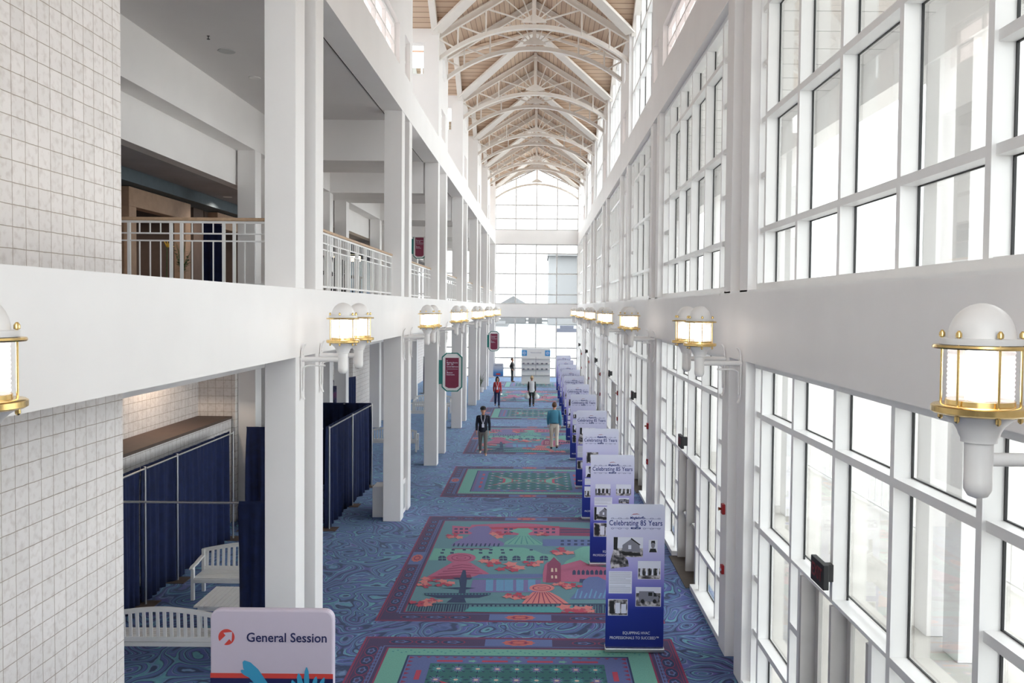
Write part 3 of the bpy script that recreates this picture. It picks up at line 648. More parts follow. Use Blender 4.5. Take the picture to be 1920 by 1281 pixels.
# ---------------- patterned rugs woven in the floor ----------------
PIC=[('pink',[(-1.85,2.73),(-1.39,2.61),(-1.37,2.82),(-.59,2.99),(-.1,3.05),(.32,2.95),(.84,2.69),(.82,1.9),(-1.77,1.95)]),
('crim',[(.84,2.69),(2.75,2.47),(2.68,1.86),(.82,1.9)]),
('red',[(-.91,2.62),(.84,2.76),(.84,2.62),(-.9,2.4)]),
('navy',[(.85,2.46),(2.54,2.52),(2.53,2.44),(.85,2.38)]),
('navy',[(.85,2.25),(2.51,2.3),(2.5,2.22),(.84,2.17)]),
('navy',[(-1.77,2.48),(-1.69,2.49),(-1.68,2.35),(-1.76,2.35)]),
('navy',[(-1.74,2.18),(-1.66,2.19),(-1.65,2.04),(-1.73,2.04)]),
('navy',[(-1.64,2.49),(-1.56,2.49),(-1.55,2.35),(-1.63,2.35)]),
('navy',[(-1.61,2.19),(-1.53,2.19),(-1.52,2.05),(-1.6,2.04)]),
('navy',[(-1.51,2.49),(-1.43,2.5),(-1.42,2.36),(-1.5,2.36)]),
('navy',[(-1.49,2.19),(-1.41,2.2),(-1.39,2.05),(-1.47,2.05)]),
('navy',[(-.54,2.53),(-.45,2.53),(-.45,2.39),(-.53,2.39)]),
('navy',[(-.52,2.23),(-.44,2.23),(-.44,2.08),(-.52,2.08)]),
('navy',[(-.41,2.53),(-.32,2.53),(-.32,2.4),(-.4,2.39)]),
('navy',[(-.4,2.23),(-.31,2.23),(-.31,2.09),(-.39,2.08)]),
('navy',[(-.2,2.54),(-.12,2.54),(-.12,2.4),(-.2,2.4)]),
('navy',[(-.19,2.24),(-.11,2.24),(-.11,2.09),(-.19,2.09)]),
('navy',[(.2,2.55),(.29,2.55),(.29,2.42),(.21,2.41)]),
('navy',[(.21,2.25),(.29,2.25),(.29,2.11),(.21,2.1)]),
('navy',[(.35,2.56),(.43,2.56),(.43,2.42),(.35,2.42)]),
('navy',[(.35,2.26),(.43,2.26),(.43,2.11),(.35,2.11)]),
('navy',[(.5,2.56),(.58,2.57),(.58,2.43),(.5,2.42)]),
('navy',[(.5,2.26),(.58,2.26),(.58,2.12),(.5,2.11)]),
('navy',[(.65,2.57),(.73,2.57),(.73,2.43),(.65,2.43)]),
('navy',[(.65,2.27),(.73,2.27),(.72,2.12),(.64,2.12)]),
('lav',[(-1.35,2.54),(-1.22,2.71),(-.95,2.72),(-.84,2.42),(-.88,2.08),(-.75,1.7),(-.46,1.18),(-.5,.99),(-1.7,.99),(-1.63,1.29),(-1.39,1.74),(-1.29,2.07),(-1.42,2.26)]),
('navy',[(-1.65,1.14),(-1.62,1.17),(-1.61,.91),(-1.65,.91)]),
('navy',[(-1.55,1.15),(-1.51,1.17),(-1.51,.91),(-1.55,.91)]),
('navy',[(-1.44,1.15),(-1.41,1.18),(-1.41,.91),(-1.45,.91)]),
('navy',[(-1.34,1.15),(-1.31,1.18),(-1.31,.92),(-1.35,.92)]),
('navy',[(-1.24,1.16),(-1.2,1.18),(-1.2,.92),(-1.24,.92)]),
('navy',[(-1.13,1.16),(-1.1,1.19),(-1.1,.92),(-1.14,.92)]),
('navy',[(-1.03,1.16),(-1,1.19),(-1,.93),(-1.04,.93)]),
('navy',[(-.93,1.17),(-.89,1.19),(-.9,.93),(-.94,.93)]),
('navy',[(-.82,1.17),(-.79,1.2),(-.8,.93),(-.84,.93)]),
('navy',[(-.72,1.17),(-.69,1.2),(-.69,.94),(-.73,.94)]),
('navy',[(-.62,1.18),(-.58,1.2),(-.59,.94),(-.63,.94)]),
('mint',[(-.4,2.26),(-.2,2.54),(.06,2.55),(.19,2.28),(.06,2.05),(.17,1.73),(.42,1.24),(.39,1.08),(-.49,1.1),(-.45,1.33),(-.22,1.78),(-.15,2.04)]),
('teal',[(-.18,1.84),(-.17,1.84),(-.37,1.15),(-.4,1.15)]),
('teal',[(-.13,1.84),(-.11,1.84),(-.22,1.15),(-.25,1.15)]),
('teal',[(-.07,1.85),(-.06,1.85),(-.07,1.16),(-.1,1.16)]),
('teal',[(-.01,1.85),(0,1.85),(.08,1.16),(.05,1.16)]),
('teal',[(.04,1.85),(.06,1.85),(.23,1.17),(.21,1.17)]),
('teal',[(.1,1.85),(.12,1.85),(.39,1.17),(.36,1.17)]),
('slate',[(.42,1.58),(2.65,1.62),(2.58,1.04),(.42,1)]),
('navy',[(.85,1.52),(.92,1.52),(.92,1.37),(.84,1.37)]),
('navy',[(.84,1.25),(.91,1.25),(.91,1.08),(.83,1.08)]),
('navy',[(1,1.53),(1.08,1.53),(1.08,1.38),(1,1.38)]),
('navy',[(.99,1.25),(1.07,1.26),(1.06,1.09),(.99,1.09)]),
('navy',[(1.16,1.53),(1.24,1.53),(1.23,1.38),(1.16,1.38)]),
('navy',[(1.15,1.26),(1.23,1.26),(1.22,1.09),(1.14,1.09)]),
('navy',[(1.32,1.54),(1.4,1.54),(1.39,1.39),(1.31,1.39)]),
('navy',[(1.31,1.26),(1.38,1.27),(1.37,1.1),(1.3,1.1)]),
('navy',[(1.48,1.54),(1.56,1.54),(1.55,1.4),(1.47,1.39)]),
('navy',[(1.46,1.27),(1.54,1.27),(1.53,1.1),(1.45,1.1)]),
('navy',[(1.64,1.55),(1.72,1.55),(1.71,1.4),(1.63,1.4)]),
('navy',[(1.62,1.28),(1.7,1.28),(1.69,1.11),(1.61,1.11)]),
('navy',[(1.8,1.55),(1.88,1.55),(1.86,1.41),(1.79,1.4)]),
('navy',[(1.78,1.28),(1.85,1.28),(1.84,1.11),(1.76,1.11)]),
('navy',[(1.96,1.56),(2.03,1.56),(2.02,1.41),(1.94,1.41)]),
('navy',[(1.93,1.29),(2.01,1.29),(2,1.12),(1.92,1.12)]),
('navy',[(2.12,1.56),(2.19,1.57),(2.18,1.42),(2.1,1.41)]),
('navy',[(2.09,1.29),(2.17,1.29),(2.15,1.12),(2.08,1.12)]),
('mint',[(-2.05,.74),(-1.17,.71),(-.79,.7),(-.71,.91),(-.02,.86),(.25,.64),(.42,.4),(.65,.34),(.77,-.11),(-2.06,-.14)]),
('crim',[(-1.64,.74),(-.8,.77),(-.8,.71),(-1.64,.69)]),
('navy',[(-1.87,.69),(-1.8,.69),(-1.79,.58),(-1.86,.58)]),
('navy',[(-1.65,.7),(-1.58,.7),(-1.57,.58),(-1.64,.58)]),
('navy',[(-1.4,.7),(-1.33,.71),(-1.32,.59),(-1.39,.59)]),
('navy',[(-1.23,.71),(-1.16,.71),(-1.15,.6),(-1.22,.6)]),
('navy',[(-1.03,.72),(-.96,.72),(-.95,.6),(-1.02,.6)]),
('navy',[(-.8,.72),(-.72,.73),(-.72,.61),(-.79,.61)]),
('navy',[(-.54,.73),(-.47,.73),(-.46,.62),(-.54,.62)]),
('navy',[(-.34,.74),(-.27,.74),(-.26,.63),(-.34,.62)]),
('navy',[(.12,.75),(.19,.75),(.19,.64),(.12,.64)]),
('navy',[(-1.88,.46),(-1.8,.46),(-1.79,.34),(-1.86,.34)]),
('navy',[(-1.66,.47),(-1.58,.47),(-1.57,.35),(-1.65,.35)]),
('navy',[(-1.02,.49),(-.94,.49),(-.93,.37),(-1.01,.37)]),
('navy',[(-.8,.5),(-.72,.5),(-.71,.38),(-.79,.37)]),
('navy',[(-.52,.5),(-.44,.51),(-.43,.38),(-.51,.38)]),
('navy',[(-1.85,-.17),(-1.88,.08),(-1.85,.18),(-1.76,.18),(-1.71,.08),(-1.68,-.16)]),
('mint',[(-1.81,.15),(-1.8,.16),(-1.76,-.16),(-1.77,-.16)]),
('mint',[(-1.87,0),(-1.7,.01),(-1.69,-.02),(-1.87,-.03)]),
('navy',[(-.9,-.14),(-.92,.11),(-.88,.21),(-.8,.21),(-.75,.11),(-.73,-.13)]),
('mint',[(-.85,.18),(-.83,.19),(-.81,-.13),(-.82,-.14)]),
('mint',[(-.92,.03),(-.74,.04),(-.74,0),(-.91,-0)]),
('navy',[(-.54,-.13),(-.55,.12),(-.51,.22),(-.42,.22),(-.37,.12),(-.36,-.12)]),
('mint',[(-.47,.2),(-.46,.2),(-.44,-.12),(-.45,-.12)]),
('mint',[(-.54,.04),(-.37,.05),(-.37,.02),(-.54,.01)]),
('navy',[(-.25,-.12),(-.25,.13),(-.21,.23),(-.13,.23),(-.08,.13),(-.07,-.11)]),
('mint',[(-.17,.21),(-.16,.21),(-.15,-.11),(-.16,-.12)]),
('mint',[(-.25,.05),(-.08,.06),(-.07,.03),(-.25,.02)]),
('navy',[(.06,-.11),(.06,.14),(.1,.24),(.19,.24),(.23,.14),(.24,-.1)]),
('mint',[(.14,.22),(.15,.22),(.15,-.11),(.14,-.11)]),
('mint',[(.06,.06),(.23,.07),(.23,.03),(.06,.03)]),
('navy',[(.35,-.1),(.35,.15),(.4,.24),(.48,.25),(.53,.15),(.53,-.09)]),
('mint',[(.43,.22),(.45,.22),(.44,-.1),(.43,-.1)]),
('mint',[(.35,.07),(.53,.08),(.53,.04),(.35,.04)]),
('mint',[(1.13,.67),(1.35,1),(1.76,1.06),(2,.7),(2.08,.04),(2.04,-.3),(.86,-.33),(.93,-.1),(1.14,.22)]),
('pink',[(-1.05,.05),(-1.07,-.11),(-1.15,-.23),(-1.27,-.31),(-1.41,-.31),(-1.55,-.25),(-1.65,-.13),(-1.7,.03),(-1.68,.19),(-1.61,.32),(-1.48,.4),(-1.33,.4),(-1.19,.33),(-1.09,.21)]),
('crim',[(-1.15,.05),(-1.17,-.06),(-1.22,-.14),(-1.3,-.19),(-1.4,-.19),(-1.49,-.15),(-1.56,-.07),(-1.59,.03),(-1.58,.14),(-1.53,.22),(-1.44,.27),(-1.34,.27),(-1.25,.23),(-1.18,.15)]),
('pink',[(-1.18,.04),(-1.19,-.04),(-1.24,-.11),(-1.31,-.15),(-1.4,-.15),(-1.48,-.11),(-1.54,-.05),(-1.57,.03),(-1.56,.12),(-1.51,.19),(-1.43,.23),(-1.35,.23),(-1.26,.19),(-1.2,.13)]),
('crim',[(-1.26,.04),(-1.27,-0),(-1.3,-.04),(-1.34,-.06),(-1.39,-.07),(-1.43,-.05),(-1.47,-.01),(-1.48,.04),(-1.48,.08),(-1.45,.12),(-1.41,.14),(-1.36,.14),(-1.31,.12),(-1.28,.09)]),
('pink',[(-1.28,.04),(-1.29,.01),(-1.31,-.02),(-1.35,-.03),(-1.39,-.03),(-1.42,-.02),(-1.45,0),(-1.46,.04),(-1.46,.07),(-1.44,.1),(-1.4,.11),(-1.36,.11),(-1.32,.1),(-1.29,.07)]),
('pink',[(-1.53,-.28),(-1.15,-.27),(-.69,-1.03),(-1.07,-1.25),(-1.01,-1.41),(-1.99,-1.36),(-1.78,-.87)]),
('crim',[(-1.51,-.54),(-1.31,-.41),(-1.1,-.48),(-1.1,-.52),(-1.31,-.46),(-1.5,-.59)]),
('crim',[(-1.59,-.72),(-1.3,-.59),(-1.01,-.66),(-1.01,-.7),(-1.29,-.64),(-1.58,-.77)]),
('crim',[(-1.67,-.89),(-1.28,-.77),(-.92,-.83),(-.92,-.87),(-1.28,-.82),(-1.66,-.94)]),
('crim',[(-1.74,-1.07),(-1.26,-.94),(-.84,-1),(-.84,-1.04),(-1.26,-.99),(-1.74,-1.12)]),
('crim',[(-1.97,-1.27),(-1.08,-1.08),(-1.01,-1.41),(-1.99,-1.38)]),
('slate',[(-.9,-1.07),(.44,-1),(.44,-1.2),(-1.06,-1.36)]),
('lav',[(-1,-1.35),(.37,-1.22),(.36,-2.12),(-1.01,-2.16)]),
('blue',[(-.74,-1.37),(-.59,-1.37),(-.56,-2.07),(-.7,-2.07)]),
('blue',[(-.53,-1.37),(-.38,-1.36),(-.35,-2.06),(-.5,-2.06)]),
('blue',[(-.37,-1.36),(-.19,-1.36),(-.17,-2.05),(-.34,-2.06)]),
('blue',[(-.13,-1.36),(.02,-1.35),(.03,-2.05),(-.11,-2.05)]),
('blue',[(.11,-1.35),(.26,-1.35),(.26,-2.04),(.12,-2.05)]),
('teal',[(-1.06,-1.34),(.38,-1.3),(.38,-1.37),(-1.06,-1.41)]),
('pink',[(.45,-.43),(.53,-.17),(.51,-1.52),(.41,-1.52),(.41,-1.02)]),
('crim',[(.51,-.32),(.66,.16),(.8,-.31),(.77,-1.54),(.47,-1.55)]),
('pink',[(.8,-.42),(1.23,-.04),(1.4,-.35),(2.01,-.68),(1.93,-1.51),(.77,-1.48)]),
('cream',[(.59,-.62),(.63,-.62),(.63,-.87),(.58,-.87)]),
('cream',[(.58,-1.11),(.62,-1.1),(.62,-1.29),(.58,-1.29)]),
('cream',[(.67,-.62),(.71,-.62),(.71,-.86),(.67,-.87)]),
('cream',[(.66,-1.1),(.7,-1.1),(.7,-1.29),(.66,-1.29)]),
('navy',[(1.02,-1.05),(1.03,-.83),(1.07,-.71),(1.1,-.82),(1.09,-1.04)]),
('navy',[(1.12,-1.04),(1.13,-.82),(1.17,-.7),(1.19,-.82),(1.18,-1.04)]),
('navy',[(1.21,-1.04),(1.22,-.82),(1.26,-.7),(1.29,-.82),(1.27,-1.04)]),
('navy',[(1.3,-1.04),(1.31,-.82),(1.35,-.7),(1.38,-.82),(1.37,-1.04)]),
('navy',[(1.39,-1.03),(1.4,-.81),(1.45,-.7),(1.47,-.81),(1.46,-1.03)]),
('navy',[(1.48,-1.03),(1.5,-.81),(1.54,-.69),(1.57,-.81),(1.55,-1.03)]),
('navy',[(1.57,-1.03),(1.59,-.81),(1.63,-.69),(1.66,-.81),(1.64,-1.03)]),
('navy',[(1.67,-1.03),(1.68,-.81),(1.73,-.69),(1.75,-.8),(1.73,-1.03)]),
('navy',[(1.76,-1.02),(1.78,-.8),(1.82,-.69),(1.85,-.8),(1.83,-1.02)]),
('navy',[(1.14,-1.53),(1.16,-1.3),(1.28,-1.3),(1.3,-1.52)]),
('slate',[(.91,-2.49),(1.17,-1.76),(1.22,-1.41),(1.35,-1.18),(1.54,-1.15),(1.7,-1.4),(1.83,-1.87),(1.95,-2.46)]),
('blue',[(1,-2.41),(1.08,-1.89),(1.1,-1.93),(1.03,-2.44)]),
('blue',[(1.09,-2.4),(1.16,-2.01),(1.18,-2.04),(1.12,-2.44)]),
('blue',[(1.18,-2.4),(1.25,-2.12),(1.27,-2.16),(1.21,-2.43)]),
('blue',[(1.27,-2.4),(1.36,-1.89),(1.38,-1.92),(1.3,-2.43)]),
('blue',[(1.36,-2.4),(1.44,-2),(1.46,-2.04),(1.39,-2.43)]),
('blue',[(1.45,-2.4),(1.52,-2.12),(1.55,-2.15),(1.48,-2.43)]),
('blue',[(1.54,-2.39),(1.64,-1.88),(1.66,-1.91),(1.57,-2.42)]),
('blue',[(1.63,-2.39),(1.72,-2),(1.74,-2.03),(1.66,-2.42)]),
('blue',[(1.72,-2.39),(1.8,-2.11),(1.82,-2.14),(1.75,-2.42)]),
('blue',[(1.81,-2.39),(1.92,-1.87),(1.94,-1.91),(1.84,-2.42)]),
('sal',[(.64,-1.86),(.61,-1.96),(.54,-2.04),(.44,-2.09),(.33,-2.09),(.23,-2.05),(.16,-1.98),(.14,-1.88),(.16,-1.78),(.23,-1.69),(.33,-1.64),(.44,-1.64),(.54,-1.68),(.61,-1.76)]),
('crim',[(.57,-1.87),(.55,-1.94),(.5,-1.99),(.42,-2.03),(.35,-2.03),(.27,-2),(.22,-1.95),(.2,-1.88),(.22,-1.8),(.27,-1.75),(.35,-1.71),(.43,-1.71),(.5,-1.74),(.55,-1.8)]),
('sal',[(.55,-1.87),(.53,-1.93),(.48,-1.97),(.42,-2),(.35,-2),(.29,-1.98),(.24,-1.93),(.23,-1.88),(.24,-1.82),(.29,-1.77),(.35,-1.74),(.42,-1.74),(.49,-1.76),(.53,-1.81)]),
('crim',[(.47,-1.87),(.46,-1.9),(.44,-1.92),(.4,-1.94),(.37,-1.94),(.33,-1.93),(.31,-1.9),(.3,-1.87),(.31,-1.84),(.33,-1.82),(.37,-1.8),(.4,-1.8),(.44,-1.82),(.46,-1.84)]),
('sal',[(.46,-1.87),(.45,-1.89),(.43,-1.91),(.4,-1.92),(.37,-1.92),(.34,-1.91),(.32,-1.89),(.32,-1.87),(.32,-1.85),(.34,-1.83),(.37,-1.82),(.4,-1.82),(.43,-1.83),(.45,-1.85)]),
('sal',[(.21,-2.11),(.55,-2.1),(.72,-2.36),(.89,-2.72),(.01,-2.75),(.12,-2.37)]),
('crim',[(.26,-2.13),(.28,-2.13),(.1,-2.73),(.08,-2.73)]),
('crim',[(.3,-2.13),(.32,-2.12),(.22,-2.72),(.2,-2.73)]),
('crim',[(.34,-2.12),(.36,-2.12),(.33,-2.72),(.31,-2.72)]),
('crim',[(.38,-2.12),(.4,-2.12),(.45,-2.72),(.43,-2.72)]),
('crim',[(.42,-2.12),(.44,-2.12),(.56,-2.72),(.54,-2.72)]),
('crim',[(.46,-2.12),(.48,-2.12),(.68,-2.71),(.66,-2.71)]),
('crim',[(.5,-2.12),(.52,-2.12),(.8,-2.71),(.77,-2.71)]),
('navy',[(-1.26,-.82),(-1.2,-.82),(-1.12,-1.43),(-1.1,-1.87),(-.9,-1.91),(-1.09,-2),(-1.08,-2.22),(-1.21,-2.22),(-1.22,-2),(-1.56,-1.92),(-1.21,-1.87),(-1.27,-1.43)]),
('navy',[(-1.43,-1.3),(-1.01,-1.29),(-1.06,-1.4),(-1.35,-1.41)]),
('navy',[(-1.87,-2.22),(-.59,-2.19),(-.6,-2.3),(-.8,-2.45),(-1.58,-2.48),(-1.84,-2.34)]),
('teal',[(-1.84,-2.26),(-1.8,-2.26),(-1.79,-2.31),(-1.83,-2.31)]),
('teal',[(-1.77,-2.25),(-1.74,-2.25),(-1.73,-2.31),(-1.77,-2.31)]),
('teal',[(-1.71,-2.25),(-1.68,-2.25),(-1.67,-2.31),(-1.7,-2.31)]),
('teal',[(-1.65,-2.25),(-1.62,-2.25),(-1.61,-2.31),(-1.64,-2.31)]),
('teal',[(-1.59,-2.25),(-1.55,-2.25),(-1.55,-2.31),(-1.58,-2.31)]),
('teal',[(-1.52,-2.25),(-1.49,-2.25),(-1.48,-2.3),(-1.52,-2.31)]),
('teal',[(-1.46,-2.25),(-1.43,-2.25),(-1.42,-2.3),(-1.46,-2.3)]),
('teal',[(-1.4,-2.24),(-1.37,-2.24),(-1.36,-2.3),(-1.39,-2.3)]),
('teal',[(-1.34,-2.24),(-1.3,-2.24),(-1.3,-2.3),(-1.33,-2.3)]),
('teal',[(-1.28,-2.24),(-1.24,-2.24),(-1.24,-2.3),(-1.27,-2.3)]),
('teal',[(-1.21,-2.24),(-1.18,-2.24),(-1.17,-2.3),(-1.21,-2.3)]),
('teal',[(-1.15,-2.24),(-1.12,-2.24),(-1.11,-2.29),(-1.15,-2.3)]),
('teal',[(-1.09,-2.24),(-1.05,-2.24),(-1.05,-2.29),(-1.08,-2.29)]),
('teal',[(-1.03,-2.23),(-.99,-2.23),(-.99,-2.29),(-1.02,-2.29)]),
('teal',[(-.96,-2.23),(-.93,-2.23),(-.93,-2.29),(-.96,-2.29)]),
('teal',[(-.9,-2.23),(-.87,-2.23),(-.86,-2.29),(-.9,-2.29)]),
('teal',[(-.84,-2.23),(-.8,-2.23),(-.8,-2.29),(-.83,-2.29)]),
('teal',[(-.78,-2.23),(-.74,-2.23),(-.74,-2.28),(-.77,-2.29)]),
('teal',[(-.71,-2.23),(-.68,-2.23),(-.68,-2.28),(-.71,-2.28)]),
('teal',[(-.65,-2.22),(-.62,-2.22),(-.61,-2.28),(-.65,-2.28)]),
('navy',[(-1.3,-2.47),(-1.08,-2.46),(-1.02,-2.72),(-1.39,-2.73)]),
('navy',[(-2.1,-2.8),(1.81,-2.7),(1.81,-2.74),(-2.1,-2.84)]),
('navy',[(-2.05,-2.84),(-2.03,-2.84),(-2.02,-3.3),(-2.04,-3.3)]),
('navy',[(-2,-2.84),(-1.98,-2.84),(-1.97,-3.3),(-2,-3.3)]),
('navy',[(-1.96,-2.84),(-1.94,-2.84),(-1.92,-3.3),(-1.95,-3.3)]),
('navy',[(-1.91,-2.84),(-1.89,-2.84),(-1.88,-3.3),(-1.9,-3.3)]),
('navy',[(-1.87,-2.84),(-1.84,-2.84),(-1.83,-3.29),(-1.86,-3.29)]),
('navy',[(-1.82,-2.84),(-1.8,-2.84),(-1.78,-3.29),(-1.81,-3.29)]),
('navy',[(-1.77,-2.84),(-1.75,-2.84),(-1.74,-3.29),(-1.76,-3.29)]),
('navy',[(-1.73,-2.84),(-1.7,-2.84),(-1.69,-3.29),(-1.72,-3.29)]),
('navy',[(-1.68,-2.83),(-1.66,-2.83),(-1.65,-3.29),(-1.67,-3.29)]),
('navy',[(-1.63,-2.83),(-1.61,-2.83),(-1.6,-3.29),(-1.63,-3.29)]),
('navy',[(-1.59,-2.83),(-1.57,-2.83),(-1.55,-3.29),(-1.58,-3.29)]),
('navy',[(-1.54,-2.83),(-1.52,-2.83),(-1.51,-3.29),(-1.53,-3.29)]),
('navy',[(-1.49,-2.83),(-1.47,-2.83),(-1.46,-3.28),(-1.49,-3.29)]),
('navy',[(-1.45,-2.83),(-1.43,-2.83),(-1.41,-3.28),(-1.44,-3.28)]),
('navy',[(-1.4,-2.83),(-1.38,-2.83),(-1.37,-3.28),(-1.39,-3.28)]),
('navy',[(-1.36,-2.83),(-1.33,-2.83),(-1.32,-3.28),(-1.35,-3.28)]),
('navy',[(-1.31,-2.83),(-1.29,-2.82),(-1.28,-3.28),(-1.3,-3.28)]),
('navy',[(-1.26,-2.82),(-1.24,-2.82),(-1.23,-3.28),(-1.26,-3.28)]),
('navy',[(-1.22,-2.82),(-1.19,-2.82),(-1.18,-3.28),(-1.21,-3.28)]),
('navy',[(-1.17,-2.82),(-1.15,-2.82),(-1.14,-3.28),(-1.16,-3.28)]),
('navy',[(-1.12,-2.82),(-1.1,-2.82),(-1.09,-3.28),(-1.12,-3.28)]),
('navy',[(-1.08,-2.82),(-1.05,-2.82),(-1.04,-3.27),(-1.07,-3.28)]),
('navy',[(-1.03,-2.82),(-1.01,-2.82),(-1,-3.27),(-1.02,-3.27)]),
('navy',[(-.98,-2.82),(-.96,-2.82),(-.95,-3.27),(-.98,-3.27)]),
('navy',[(-.99,-2.83),(-.96,-2.83),(-.95,-2.92),(-.98,-2.92)]),
('navy',[(-.91,-2.83),(-.87,-2.83),(-.87,-2.92),(-.9,-2.92)]),
('navy',[(-.82,-2.83),(-.79,-2.83),(-.78,-2.92),(-.81,-2.92)]),
('navy',[(-.74,-2.83),(-.7,-2.82),(-.7,-2.91),(-.73,-2.92)]),
('navy',[(-.65,-2.82),(-.62,-2.82),(-.61,-2.91),(-.65,-2.91)]),
('navy',[(-.57,-2.82),(-.53,-2.82),(-.53,-2.91),(-.56,-2.91)]),
('navy',[(-.48,-2.82),(-.45,-2.82),(-.45,-2.91),(-.48,-2.91)]),
('navy',[(-.4,-2.82),(-.37,-2.82),(-.36,-2.91),(-.39,-2.91)]),
('navy',[(-.31,-2.81),(-.28,-2.81),(-.28,-2.9),(-.31,-2.9)]),
('navy',[(-.23,-2.81),(-.2,-2.81),(-.19,-2.9),(-.22,-2.9)]),
('navy',[(-.14,-2.81),(-.11,-2.81),(-.11,-2.9),(-.14,-2.9)]),
('navy',[(-.06,-2.81),(-.03,-2.81),(-.02,-2.9),(-.06,-2.9)]),
('navy',[(.03,-2.81),(.06,-2.8),(.06,-2.9),(.03,-2.9)]),
('navy',[(.11,-2.8),(.14,-2.8),(.15,-2.89),(.11,-2.89)]),
('navy',[(.2,-2.8),(.23,-2.8),(.23,-2.89),(.2,-2.89)]),
('navy',[(.28,-2.8),(.31,-2.8),(.31,-2.89),(.28,-2.89)]),
('navy',[(.37,-2.8),(.4,-2.8),(.4,-2.89),(.37,-2.89)]),
('navy',[(.45,-2.79),(.48,-2.79),(.48,-2.88),(.45,-2.89)]),
('navy',[(.54,-2.79),(.57,-2.79),(.57,-2.88),(.54,-2.88)]),
('navy',[(.62,-2.79),(.65,-2.79),(.65,-2.88),(.62,-2.88)]),
('navy',[(.71,-2.79),(.74,-2.79),(.74,-2.88),(.7,-2.88)]),
('navy',[(.79,-2.79),(.82,-2.79),(.82,-2.88),(.79,-2.88)]),
('navy',[(.88,-2.78),(.91,-2.78),(.91,-2.87),(.87,-2.87)]),
('navy',[(.96,-2.78),(.99,-2.78),(.99,-2.87),(.96,-2.87)]),
('navy',[(1.05,-2.78),(1.08,-2.78),(1.08,-2.87),(1.04,-2.87)]),
('navy',[(1.13,-2.78),(1.17,-2.78),(1.16,-2.87),(1.13,-2.87)]),
('navy',[(1.22,-2.78),(1.25,-2.77),(1.25,-2.87),(1.21,-2.87)]),
('navy',[(1.3,-2.77),(1.34,-2.77),(1.33,-2.86),(1.3,-2.86)]),
('navy',[(1.39,-2.77),(1.42,-2.77),(1.41,-2.86),(1.38,-2.86)]),
('navy',[(1.47,-2.77),(1.51,-2.77),(1.5,-2.86),(1.47,-2.86)]),
('navy',[(1.56,-2.77),(1.59,-2.77),(1.58,-2.86),(1.55,-2.86)]),
('navy',[(1.64,-2.76),(1.68,-2.76),(1.67,-2.85),(1.64,-2.86)]),
('navy',[(1.73,-2.76),(1.76,-2.76),(1.75,-2.85),(1.72,-2.85)]),
('navy',[(1.81,-2.76),(1.85,-2.76),(1.84,-2.85),(1.81,-2.85)]),
('navy',[(1.26,-2.77),(1.28,-2.77),(1.25,-3.25),(1.23,-3.25)]),
('navy',[(1.3,-2.77),(1.32,-2.77),(1.29,-3.24),(1.27,-3.25)]),
('navy',[(1.35,-2.77),(1.37,-2.77),(1.34,-3.24),(1.32,-3.24)]),
('navy',[(1.4,-2.77),(1.42,-2.77),(1.39,-3.24),(1.36,-3.24)]),
('navy',[(1.44,-2.77),(1.47,-2.77),(1.43,-3.24),(1.41,-3.24)]),
('navy',[(1.49,-2.77),(1.51,-2.77),(1.48,-3.24),(1.45,-3.24)]),
('navy',[(1.54,-2.77),(1.56,-2.77),(1.52,-3.24),(1.5,-3.24)]),
('navy',[(1.58,-2.77),(1.61,-2.77),(1.57,-3.24),(1.55,-3.24)]),
('navy',[(1.63,-2.76),(1.65,-2.76),(1.61,-3.24),(1.59,-3.24)]),
('navy',[(1.68,-2.76),(1.7,-2.76),(1.66,-3.24),(1.64,-3.24)]),
('navy',[(1.72,-2.76),(1.75,-2.76),(1.7,-3.23),(1.68,-3.23)]),
('navy',[(1.77,-2.76),(1.79,-2.76),(1.75,-3.23),(1.73,-3.23)]),
('teal2',[(-.93,-2.95),(1.25,-2.89),(1.24,-3.23),(-1.03,-3.26)]),
('red',[(-1.63,1.79),(-1.6,1.72),(-1.66,1.72),(-1.7,1.67),(-1.72,1.75),(-1.78,1.79),(-1.73,1.83),(-1.72,1.91),(-1.67,1.86),(-1.61,1.87)]),
('sal',[(-1.71,1.67),(-1.67,1.58),(-1.75,1.58),(-1.8,1.52),(-1.84,1.61),(-1.91,1.66),(-1.85,1.72),(-1.84,1.82),(-1.77,1.76),(-1.69,1.77)]),
('red',[(-1.63,1.98),(-1.6,1.9),(-1.66,1.9),(-1.7,1.85),(-1.73,1.93),(-1.78,1.97),(-1.74,2.02),(-1.73,2.09),(-1.68,2.05),(-1.62,2.05)]),
('sal',[(-1.5,1.66),(-1.47,1.56),(-1.54,1.56),(-1.6,1.5),(-1.63,1.6),(-1.7,1.65),(-1.64,1.71),(-1.63,1.81),(-1.56,1.75),(-1.48,1.75)]),
('red',[(-1.78,1.82),(-1.75,1.75),(-1.81,1.75),(-1.85,1.7),(-1.88,1.77),(-1.93,1.82),(-1.89,1.86),(-1.88,1.94),(-1.83,1.89),(-1.77,1.89)]),
('red',[(-.52,1.94),(-.49,1.85),(-.56,1.85),(-.61,1.8),(-.63,1.88),(-.69,1.93),(-.64,1.98),(-.62,2.07),(-.57,2.02),(-.5,2.02)]),
('sal',[(-.67,1.98),(-.64,1.87),(-.72,1.87),(-.79,1.8),(-.82,1.91),(-.9,1.98),(-.83,2.04),(-.81,2.16),(-.74,2.09),(-.65,2.1)]),
('red',[(-.36,2.04),(-.34,1.95),(-.4,1.95),(-.46,1.9),(-.48,1.98),(-.54,2.03),(-.48,2.08),(-.47,2.17),(-.41,2.12),(-.34,2.12)]),
('sal',[(-.55,1.74),(-.51,1.63),(-.6,1.63),(-.67,1.56),(-.7,1.67),(-.77,1.73),(-.71,1.8),(-.69,1.91),(-.61,1.84),(-.52,1.85)]),
